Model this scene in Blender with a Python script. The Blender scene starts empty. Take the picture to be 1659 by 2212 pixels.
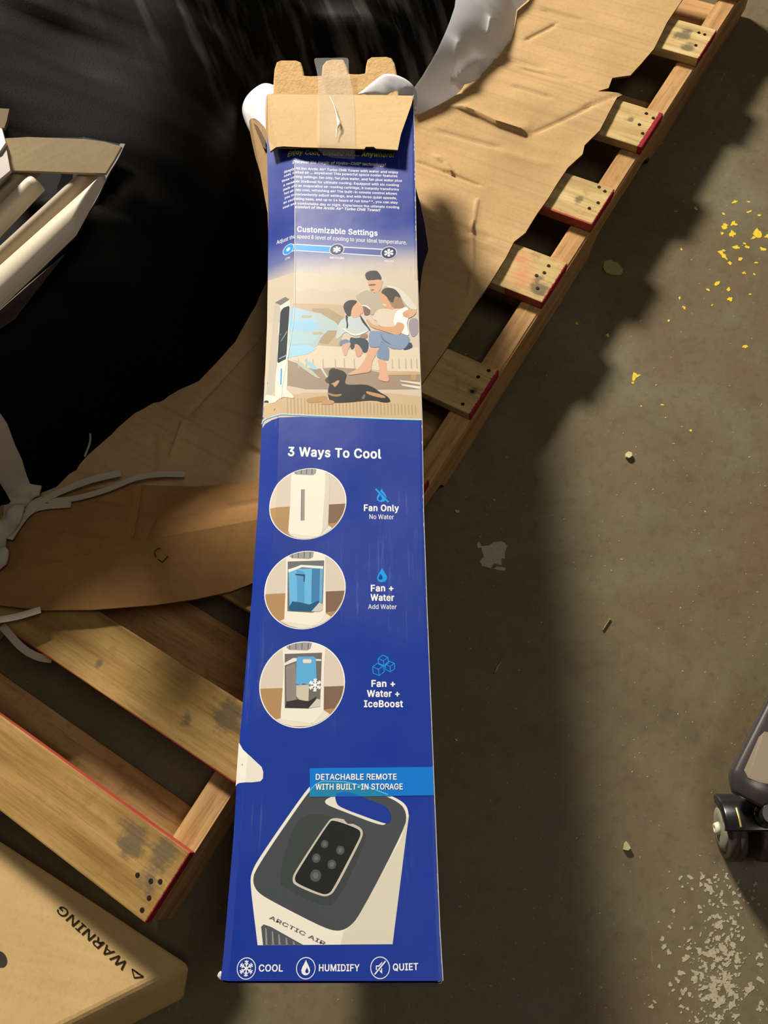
import bpy, bmesh, math, random
from mathutils import Vector, Matrix, noise
from mathutils.geometry import delaunay_2d_cdt

# ------------------------------------------------------------------ camera
SC = bpy.context.scene
COL = SC.collection
RNG = random.Random(7)
CAM = Vector((-0.43707, -0.33852, 1.22043))
RX = Vector((0.51895507, -0.84838999, -0.10449903))     # image right
RY = Vector((-0.79692109, -0.43596688, -0.41815028))    # image down
RZ = Vector((0.3091964, 0.30027869, -0.9023471))        # view direction
FPX = 1766.25
cd = bpy.data.cameras.new('camera')
cd.sensor_fit = 'HORIZONTAL'; cd.sensor_width = 36.0; cd.lens = 36.0*FPX/1659.0
cd.clip_start = 0.02; cd.clip_end = 60
cam = bpy.data.objects.new('camera', cd); COL.objects.link(cam)
cam.matrix_world = Matrix(((RX.x, -RY.x, -RZ.x, CAM.x), (RX.y, -RY.y, -RZ.y, CAM.y), (RX.z, -RY.z, -RZ.z, CAM.z), (0, 0, 0, 1)))
SC.camera = cam

# ------------------------------------------------------------------ light and exposure
W = bpy.data.worlds.new('world'); SC.world = W; W.use_nodes = True
W.node_tree.nodes['Background'].inputs[0].default_value = (1.0, 0.84, 0.66, 1)
W.node_tree.nodes['Background'].inputs[1].default_value = 0.055

def area(name, loc, target, size, sizey, power, col):
    l = bpy.data.lights.new(name, 'AREA'); l.shape = 'RECTANGLE'; l.size = size; l.size_y = sizey
    l.energy = power; l.color = col
    o = bpy.data.objects.new(name, l); COL.objects.link(o); o.location = loc
    o.rotation_euler = (Vector(target)-Vector(loc)).to_track_quat('-Z', 'Y').to_euler()
    return o
area('warehouse_lamp', (3.4, 5.1, 3.73), (0.0, 0.0, 0.1), 1.15, 0.75, 1000, (1.0, 0.93, 0.81))
area('overhead_fill', (-0.1, -1.1, 3.0), (0.0, 0.2, 0.2), 1.2, 0.5, 12, (1.0, 0.93, 0.82))  # added fill light without a known source, lifts the carton and shaded areas
SC.view_settings.view_transform = 'Standard'; SC.view_settings.look = 'None'
SC.view_settings.exposure = 0.0; SC.view_settings.gamma = 1.0
SC.view_settings.use_curve_mapping = False

# ------------------------------------------------------------------ helpers
def ray(px, py):
    return (RX*((px-829.5)/FPX) + RY*((py-1106.0)/FPX) + RZ)
def un(px, py, z):
    d = ray(px, py); t = (z-CAM.z)/d.z
    return CAM + d*t
def on(px, py, hf, off=0.0):
    """point where the sight line meets the surface z = hf(x, y)"""
    d = ray(px, py); z0 = 1.0; step = 0.004
    z = z0
    while z > -0.01:
        p = un(px, py, z)
        if hf(p.x, p.y)+off >= z: break
        z -= step
    lo, hi = z, z+step
    for _ in range(12):
        m = (lo+hi)/2; p = un(px, py, m)
        if hf(p.x, p.y)+off >= m: lo = m
        else: hi = m
    return un(px, py, lo)
def lin(c):
    return tuple((x/12.92 if x <= 0.04045 else ((x+0.055)/1.055)**2.4) for x in c)
def root_loc(o):
    v = Vector((0, 0, 0))
    while o is not None:
        v += Vector(o.location); o = o.parent
    return v
def obj(name, verts, faces, mat, parent=None, smooth=False, mi=None):
    me = bpy.data.meshes.new(name)
    off = root_loc(parent)
    me.from_pydata([tuple(Vector(v)-off) for v in verts], [], faces)
    mats = mat if isinstance(mat, (list, tuple)) else [mat]
    for m in mats: me.materials.append(m)
    if mi: me.polygons.foreach_set('material_index', mi)
    if smooth: me.polygons.foreach_set('use_smooth', [True]*len(me.polygons))
    me.update()
    o = bpy.data.objects.new(name, me); COL.objects.link(o)
    if parent is not None: o.parent = parent
    return o
def tag(o, label=None, cat=None, group=None, kind=None):
    if label: o['label'] = label
    if cat: o['category'] = cat
    if group: o['group'] = group
    if kind: o['kind'] = kind
    return o
def thing(name, loc, label, cat, group=None):
    o = bpy.data.objects.new(name, None); COL.objects.link(o); o.location = loc; o.empty_display_size = 0.02
    return tag(o, label, cat, group)
def from_bm(name, bm, mat, parent=None, smooth=False):
    me = bpy.data.meshes.new(name)
    off = root_loc(parent)
    bmesh.ops.translate(bm, verts=bm.verts, vec=-off)
    bm.to_mesh(me); bm.free()
    for m in (mat if isinstance(mat, (list, tuple)) else [mat]): me.materials.append(m)
    if smooth: me.polygons.foreach_set('use_smooth', [True]*len(me.polygons))
    o = bpy.data.objects.new(name, me); COL.objects.link(o)
    if parent is not None: o.parent = parent
    return o
def bevel_box(bm, x0, x1, y0, y1, z0, z1, r=0.002, jit=0.0, seed=0):
    rn = random.Random(seed)
    res = bmesh.ops.create_cube(bm, size=1.0)
    for v in res['verts']:
        v.co = Vector((x0 if v.co.x < 0 else x1, y0 if v.co.y < 0 else y1, z0 if v.co.z < 0 else z1))
        v.co.x += rn.uniform(-jit, jit); v.co.z += rn.uniform(-jit, jit)*0.3
    es = list({e for v in res['verts'] for e in v.link_edges})
    bmesh.ops.bevel(bm, geom=es, offset=r, segments=2, profile=0.6, affect='EDGES')
def inside(p, poly):
    x, y = p; c = False; n = len(poly)
    for i in range(n):
        x1, y1 = poly[i]; x2, y2 = poly[(i+1) % n]
        if (y1 > y) != (y2 > y) and x < (x2-x1)*(y-y1)/(y2-y1)+x1: c = not c
    return c
def segd(px, py, ax, ay, bx, by):
    vx, vy = bx-ax, by-ay; L = vx*vx+vy*vy or 1e-12
    t = max(0, min(1, ((px-ax)*vx+(py-ay)*vy)/L))
    return math.hypot(px-ax-t*vx, py-ay-t*vy), t
def polyd(x, y, poly):
    n = len(poly)
    return min(segd(x, y, *poly[i], *poly[(i+1) % n])[0] for i in range(n))
_bb = {}
def bbx(l, q, m):
    k = id(l)
    if k not in _bb: _bb[k] = (min(e[0] for e in l), max(e[0] for e in l), min(e[1] for e in l), max(e[1] for e in l), l)
    b = _bb[k]; return b[0]-m < q[0] < b[1]+m and b[2]-m < q[1] < b[3]+m
def cdt(poly, spacing, extra=None):
    """triangulate a 2-D polygon with interior grid points"""
    pts = [Vector(p) for p in poly]; n = len(pts)
    dense = []
    for i in range(n):
        a, b = pts[i], pts[(i+1) % n]; k = max(1, int((b-a).length/spacing)) if spacing else 1
        for j in range(k): dense.append(a.lerp(b, j/k))
    N = len(dense); edges = [(i, (i+1) % N) for i in range(N)]
    dp = [(v.x, v.y) for v in dense]
    vs = list(dense)
    if spacing:
        xs = [p[0] for p in dp]; ys = [p[1] for p in dp]
        nx = int((max(xs)-min(xs))/spacing)+1; ny = int((max(ys)-min(ys))/spacing)+1
        for i in range(nx):
            for j in range(ny):
                q = (min(xs)+(i+0.5*(j % 2)+0.01)*spacing, min(ys)+(j+0.03)*spacing)
                if inside(q, dp) and polyd(q[0], q[1], poly) > spacing*0.45 and not any(abs(q[0]-e[0]) < spacing*.6 and abs(q[1]-e[1]) < spacing*.6 for l in (extra or ()) if bbx(l, q, spacing) for e in l): vs.append(Vector(q))
    if extra:
        for line in extra:
            b0 = len(vs)
            for q in line: vs.append(Vector(q))
            edges += [(b0+i, b0+i+1) for i in range(len(line)-1)]
    v, e, f, *_ = delaunay_2d_cdt(vs, edges, [], 1, 1e-7)
    return v, [list(t) for t in f], None
def par_lines(segs, sp):
    """each fold line with a parallel on both sides, as densely sampled polylines"""
    out = []
    for pts, w in segs:
        P = [Vector(q) for q in pts]; D = []
        for a, b in zip(P, P[1:]):
            k = max(1, int((b-a).length/sp))
            D += [a.lerp(b, j/k) for j in range(k)]
        D.append(P[-1])
        for o in (-2.2, -1.1, 0, 1.1, 2.2):
            L = []
            for i, q in enumerate(D):
                t = (D[min(i+1, len(D)-1)]-D[max(i-1, 0)]).normalized(); L.append((q.x-t.y*o*w, q.y+t.x*o*w))
            out.append(L)
    return out
def boundary(nv, faces):
    cnt = {}
    for f in faces:
        for i in range(len(f)):
            a, b = f[i], f[(i+1) % len(f)]
            cnt[(a, b)] = 1
    return [(a, b) for (a, b) in cnt if (b, a) not in cnt]
def sheet(name, poly, hf, th, mat, parent=None, spacing=0.01, smooth=True, edge_mat=None, lines=None):
    """a solid sheet: top z = hf, thickness th downwards"""
    v, f, _ = cdt(poly, spacing, [l for l in (par_lines(lines, spacing) if lines else []) if all(inside(q, poly) for q in l)])
    # orient upwards
    ff = []
    for t in f:
        a, b, c = v[t[0]], v[t[1]], v[t[2]]
        ff.append(t if (b-a).cross(c-a) > 0 else t[::-1])
    n = len(v)
    verts = [(p.x, p.y, hf(p.x, p.y)) for p in v]
    verts += [(x, y, z-th) for x, y, z in verts]
    faces = ff + [[i+n for i in t[::-1]] for t in ff]
    k = len(faces)
    bd = boundary(n, ff)
    # separate rim vertices so the edge stays crisp
    for a, b in bd:
        m = len(verts)
        verts += [verts[a], verts[b], verts[b+n], verts[a+n]]
        faces.append([m+1, m, m+3, m+2])
    mi = [0]*k + [1 if edge_mat else 0]*len(bd)
    return obj(name, verts, faces, [mat, edge_mat] if edge_mat else mat, parent, smooth, mi)
def ribbon(name, pts, wid, th, mat, parent=None, up=Vector((0, 0, 1)), tilt=0.0):
    """flat strap along 3-D points"""
    P = catmull([Vector(p) for p in pts], 6)
    verts = []; faces = []
    for i, p in enumerate(P):
        t = (P[min(i+1, len(P)-1)]-P[max(i-1, 0)]).normalized()
        s = t.cross(up).normalized()
        s = (Matrix.Rotation(tilt, 3, t) @ s); n = s.cross(t).normalized()
        for a, b in ((-1, -1), (1, -1), (1, 1), (-1, 1)): verts.append(p+s*(a*wid/2)+n*(b*th/2))
    for i in range(len(P)-1):
        for k in range(4):
            a = i*4+k; b = i*4+(k+1) % 4
            faces.append([a, b, b+4, a+4])
    faces.append([3, 2, 1, 0]); m = (len(P)-1)*4; faces.append([m, m+1, m+2, m+3])
    return obj(name, verts, faces, mat, parent, False)
def catmull(P, k):
    if len(P) < 3: return P
    out = []
    for i in range(len(P)-1):
        p0 = P[max(i-1, 0)]; p1 = P[i]; p2 = P[i+1]; p3 = P[min(i+2, len(P)-1)]
        for j in range(k):
            t = j/k
            out.append(0.5*((2*p1)+(p2-p0)*t+(2*p0-5*p1+4*p2-p3)*t*t+(3*p1-p0-3*p2+p3)*t*t*t))
    out.append(P[-1]); return out
def sm(a, b, x):
    t = max(0, min(1, (x-a)/(b-a))); return t*t*(3-2*t)
def ns(x, y, z=0.0): return noise.noise(Vector((x, y, z)))

# ------------------------------------------------------------------ materials
class Mat:
    def __init__(s, name, rough=0.6, spec=0.3):
        s.m = bpy.data.materials.new(name); s.m.use_nodes = True
        s.nt = s.m.node_tree; s.b = s.nt.nodes['Principled BSDF']
        s.b.inputs['Roughness'].default_value = rough
        s.b.inputs['Specular IOR Level'].default_value = spec
        s.geo = None
    def n(s, t, **kw):
        nd = s.nt.nodes.new(t)
        for k, v in kw.items():
            if k.startswith('i_'): nd.inputs[k[2:].replace('_', ' ')].default_value = v
            else: setattr(nd, k, v)
        return nd
    def l(s, a, b): s.nt.links.new(a, b)
    def pos(s, scale=(1, 1, 1), rot=0.0):
        if s.geo is None: s.geo = s.n('ShaderNodeNewGeometry')
        mp = s.n('ShaderNodeMapping', vector_type='TEXTURE' if rot else 'POINT')
        s.l(s.geo.outputs['Position'], mp.inputs[0])
        if rot:
            mp.inputs['Rotation'].default_value = (0, 0, rot)
            mp2 = s.n('ShaderNodeMapping'); s.l(mp.outputs[0], mp2.inputs[0]); mp = mp2
        mp.inputs['Scale'].default_value = scale
        return mp.outputs[0]
    def noise(s, vec, scale, detail=4, rough=0.6, off=None):
        t = s.n('ShaderNodeTexNoise'); s.l(vec, t.inputs['Vector'])
        t.inputs['Scale'].default_value = scale; t.inputs['Detail'].default_value = detail; t.inputs['Roughness'].default_value = rough
        return t.outputs['Fac']
    def ramp(s, fac, stops, interp='LINEAR'):
        r = s.n('ShaderNodeValToRGB'); s.l(fac, r.inputs[0]); cr = r.color_ramp; cr.interpolation = interp
        while len(cr.elements) < len(stops): cr.elements.new(0.5)
        for e, (p, c) in zip(cr.elements, stops):
            e.position = p; e.color = (*c, 1) if not isinstance(c, float) else (c, c, c, 1)
        return r.outputs[0]
    def mix(s, fac, a, b, blend='MIX'):
        m = s.n('ShaderNodeMix', data_type='RGBA', blend_type=blend)
        if isinstance(fac, float): m.inputs[0].default_value = fac
        else: s.l(fac, m.inputs[0])
        for v, i in ((a, 6), (b, 7)):
            if isinstance(v, tuple): m.inputs[i].default_value = (*v, 1)
            else: s.l(v, m.inputs[i])
        return m.outputs[2]
    def math(s, op, a, b=None, clamp=False):
        m = s.n('ShaderNodeMath', operation=op); m.use_clamp = clamp
        for i, v in enumerate((a, b)):
            if v is None: continue
            if isinstance(v, (int, float)): m.inputs[i].default_value = v
            else: s.l(v, m.inputs[i])
        return m.outputs[0]
    def col(s, c):
        if isinstance(c, tuple): s.b.inputs['Base Color'].default_value = (*c, 1)
        else: s.l(c, s.b.inputs['Base Color'])
        return s
    def rough(s, r): s.l(r, s.b.inputs['Roughness'])
    def bump(s, h, strength=0.3, dist=0.001):
        b = s.n('ShaderNodeBump'); b.inputs['Strength'].default_value = strength; b.inputs['Distance'].default_value = dist
        s.l(h, b.inputs['Height']); s.l(b.outputs[0], s.b.inputs['Normal'])

def m_floor():
    m = Mat('concrete_floor', 0.55, 0.35)
    p = m.pos()
    big = m.noise(p, 3.2, 5, 0.6); fine = m.noise(p, 60, 6, 0.7); med = m.noise(p, 14, 4, 0.6)
    c = m.ramp(big, [(0.3, lin((0.363, 0.312, 0.228))), (0.45, lin((0.414, 0.363, 0.268))), (0.55, lin((0.414, 0.376, 0.272))), (0.7, lin((0.448, 0.422, 0.331)))])
    c = m.mix(m.ramp(med, [(0.45, 0.0), (0.75, 0.5)]), c, lin((0.465, 0.422, 0.315)))
    c = m.mix(m.ramp(med, [(0.25, 0.45), (0.42, 0.0)]), c, lin((0.354, 0.262, 0.189)))
    red = m.noise(p, 5.5, 4, 0.6)
    c = m.mix(m.ramp(red, [(0.48, 0.0), (0.68, 0.55)]), c, lin((0.422, 0.320, 0.237)))
    c = m.mix(m.ramp(fine, [(0.25, 0.5), (0.5, 0.0)]), c, lin((0.287, 0.253, 0.181)))
    sp = m.noise(p, 210, 2, 0.5)
    c = m.mix(m.ramp(sp, [(0.70, 0.0), (0.76, 0.7)]), c, lin((0.608, 0.582, 0.457)))
    # long scratches
    pw = m.pos((4, 45, 1), 0.5); sc = m.noise(pw, 3.0, 3, 0.5)
    c = m.mix(m.ramp(sc, [(0.70, 0.0), (0.74, 0.25)]), c, lin((0.557, 0.523, 0.418)))
    m.col(c); m.rough(m.ramp(big, [(0.3, 0.45), (0.7, 0.65)]))
    m.bump(fine, 0.25, 0.001)
    return m.m

def m_wood(name, seed, tone=0, ry=-1.0, side=None, ylim=9.0, stain=None, along='Y', pink=None, greyend=None):
    """pine board: ry = how far (m) the red end paint spills over y; side = ('<' or '>', x, width) red long edge; stain = [(x, y, r), ...]"""
    m = Mat(name, 0.75, 0.2)
    g = (55, 3.2, 40) if along == 'Y' else (3.2, 55, 40)
    p = m.pos(g)
    off = m.n('ShaderNodeVectorMath', operation='ADD'); m.l(p, off.inputs[0]); off.inputs[1].default_value = (seed*3.1, seed*7.7, seed*1.3)
    p = off.outputs[0]
    gr = m.noise(p, 1.0, 5, 0.65); gr2 = m.noise(p, 4.5, 4, 0.7)
    pr = m.pos(); blot = m.noise(pr, 26+seed, 4, 0.65)
    tones = [((0.66, 0.55, 0.36), (0.78, 0.67, 0.45), (0.86, 0.77, 0.56)), ((0.60, 0.44, 0.26), (0.74, 0.57, 0.37), (0.82, 0.66, 0.45)), ((0.52, 0.39, 0.20), (0.63, 0.50, 0.28), (0.71, 0.58, 0.36))][tone]
    c = m.ramp(gr, [(0.3, lin(tones[0])), (0.5, lin(tones[1])), (0.72, lin(tones[2]))])
    c = m.mix(m.ramp(gr2, [(0.30, 0.55), (0.45, 0.0)]), c, lin((0.50, 0.36, 0.19)))
    c = m.mix(m.ramp(blot, [(0.28, 0.45), (0.45, 0.0)]), c, lin((0.52, 0.39, 0.20)))
    if True:
        sx = m.n('ShaderNodeSeparateXYZ'); m.l(m.geo.outputs['Position'], sx.inputs[0])
    for (x, y, r) in (stain or []):
        d = m.n('ShaderNodeVectorMath', operation='DISTANCE'); m.l(m.geo.outputs['Position'], d.inputs[0]); d.inputs[1].default_value = (x, y, 0.107)
        wob = m.math('ADD', d.outputs['Value'], m.math('MULTIPLY', m.math('SUBTRACT', gr, 0.5), r*1.6))
        wob = m.math('ADD', wob, m.math('MULTIPLY', m.math('SUBTRACT', blot, 0.5), r*2.2))
        k = m.math('MULTIPLY', m.math('SUBTRACT', 1.0, m.math('DIVIDE', wob, r)), 2.0, True)
        c = m.mix(m.math('MULTIPLY', k, 0.75), c, lin((0.36, 0.32, 0.26)))
    for (x, y, r) in (pink or []):
        d = m.n('ShaderNodeVectorMath', operation='DISTANCE'); m.l(m.geo.outputs['Position'], d.inputs[0]); d.inputs[1].default_value = (x, y, 0.107)
        wob = m.math('ADD', d.outputs['Value'], m.math('MULTIPLY', m.math('SUBTRACT', gr, 0.5), r*1.8))
        k = m.math('MULTIPLY', m.math('SUBTRACT', 1.0, m.math('DIVIDE', wob, r)), 1.2, True)
        c = m.mix(m.math('MULTIPLY', k, 0.6), c, lin((0.86, 0.50, 0.42)))
    if ry > -0.5:
        t = m.math('ADD', sx.outputs['Y'], m.math('MULTIPLY', m.math('SUBTRACT', gr2, 0.5), 0.006))
        k = m.math('MULTIPLY', m.math('SUBTRACT', ry, t), 900, True)
        c = m.mix(k, c, m.mix(blot, lin((0.66, 0.16, 0.22)), lin((0.52, 0.11, 0.17))))
    if side:
        t = m.math('SUBTRACT', sx.outputs['X'], side[1])
        if side[0] == '>': t = m.math('MULTIPLY', t, -1.0)
        t = m.math('ADD', t, m.math('MULTIPLY', m.math('SUBTRACT', gr, 0.5), 0.006))
        k = m.math('MULTIPLY', m.math('SUBTRACT', side[2], t), 900, True)
        yl = m.math('LESS_THAN', sx.outputs['Y'], ylim)
        c = m.mix(m.math('MULTIPLY', m.math('MULTIPLY', k, yl), 0.85), c, lin((0.66, 0.22, 0.20)))
    m.col(c); m.bump(gr2, 0.35, 0.0012)
    return m.m

def m_card(name, c0, c1, rot=0.0, flute=900.0, fl=0.25, lo=0.35):
    m = Mat(name, 0.8, 0.15)
    p = m.pos(); big = m.noise(p, 7, 4, 0.6); fine = m.noise(p, 160, 3, 0.6)
    c = m.ramp(big, [(0.3, lin(c0)), (0.7, lin(c1))])
    c = m.mix(m.ramp(fine, [(0.3, 0.25), (0.5, 0.0)]), c, lin(tuple(x*0.86 for x in c0)))
    st = m.noise(m.pos((flute/8, 2.0, 2.0), rot), 1.0, 2, 0.5)
    c = m.mix(m.ramp(st, [(0.3, lo), (0.5, 0.0)]), c, lin(tuple(x*0.88 for x in c0)))
    m.col(c)
    m.bump(m.noise(m.pos((flute/6, 3.0, 3.0), rot), 1.0, 1, 0.5), fl, 0.0015)
    return m.m

def m_simple(name, c, rough=0.6, spec=0.3, metal=0.0, bump=0.0, bscale=80, var=0.0):
    m = Mat(name, rough, spec)
    m.b.inputs['Metallic'].default_value = metal
    if var or bump:
        p = m.pos(); n = m.noise(p, bscale, 4, 0.6)
        if var: m.col(m.mix(m.ramp(n, [(0.3, var), (0.6, 0.0)]), lin(c), lin(tuple(x*0.7 for x in c))))
        else: m.col(lin(c))
        if bump: m.bump(n, bump, 0.002)
    else: m.col(lin(c))
    return m.m
_pc = {}
def ink(c, gloss=0.38):
    k = (tuple(round(x, 3) for x in c), gloss)
    if k not in _pc:
        m = Mat('printed_ink', gloss, 0.35)
        n = m.noise(m.pos(), 130, 3, 0.6)
        m.col(m.mix(m.ramp(n, [(0.35, 0.0), (0.75, 0.10)]), lin(c), lin(tuple(min(1, x*0.9+0.06) for x in c))))
        _pc[k] = m.m
    return _pc[k]


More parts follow.
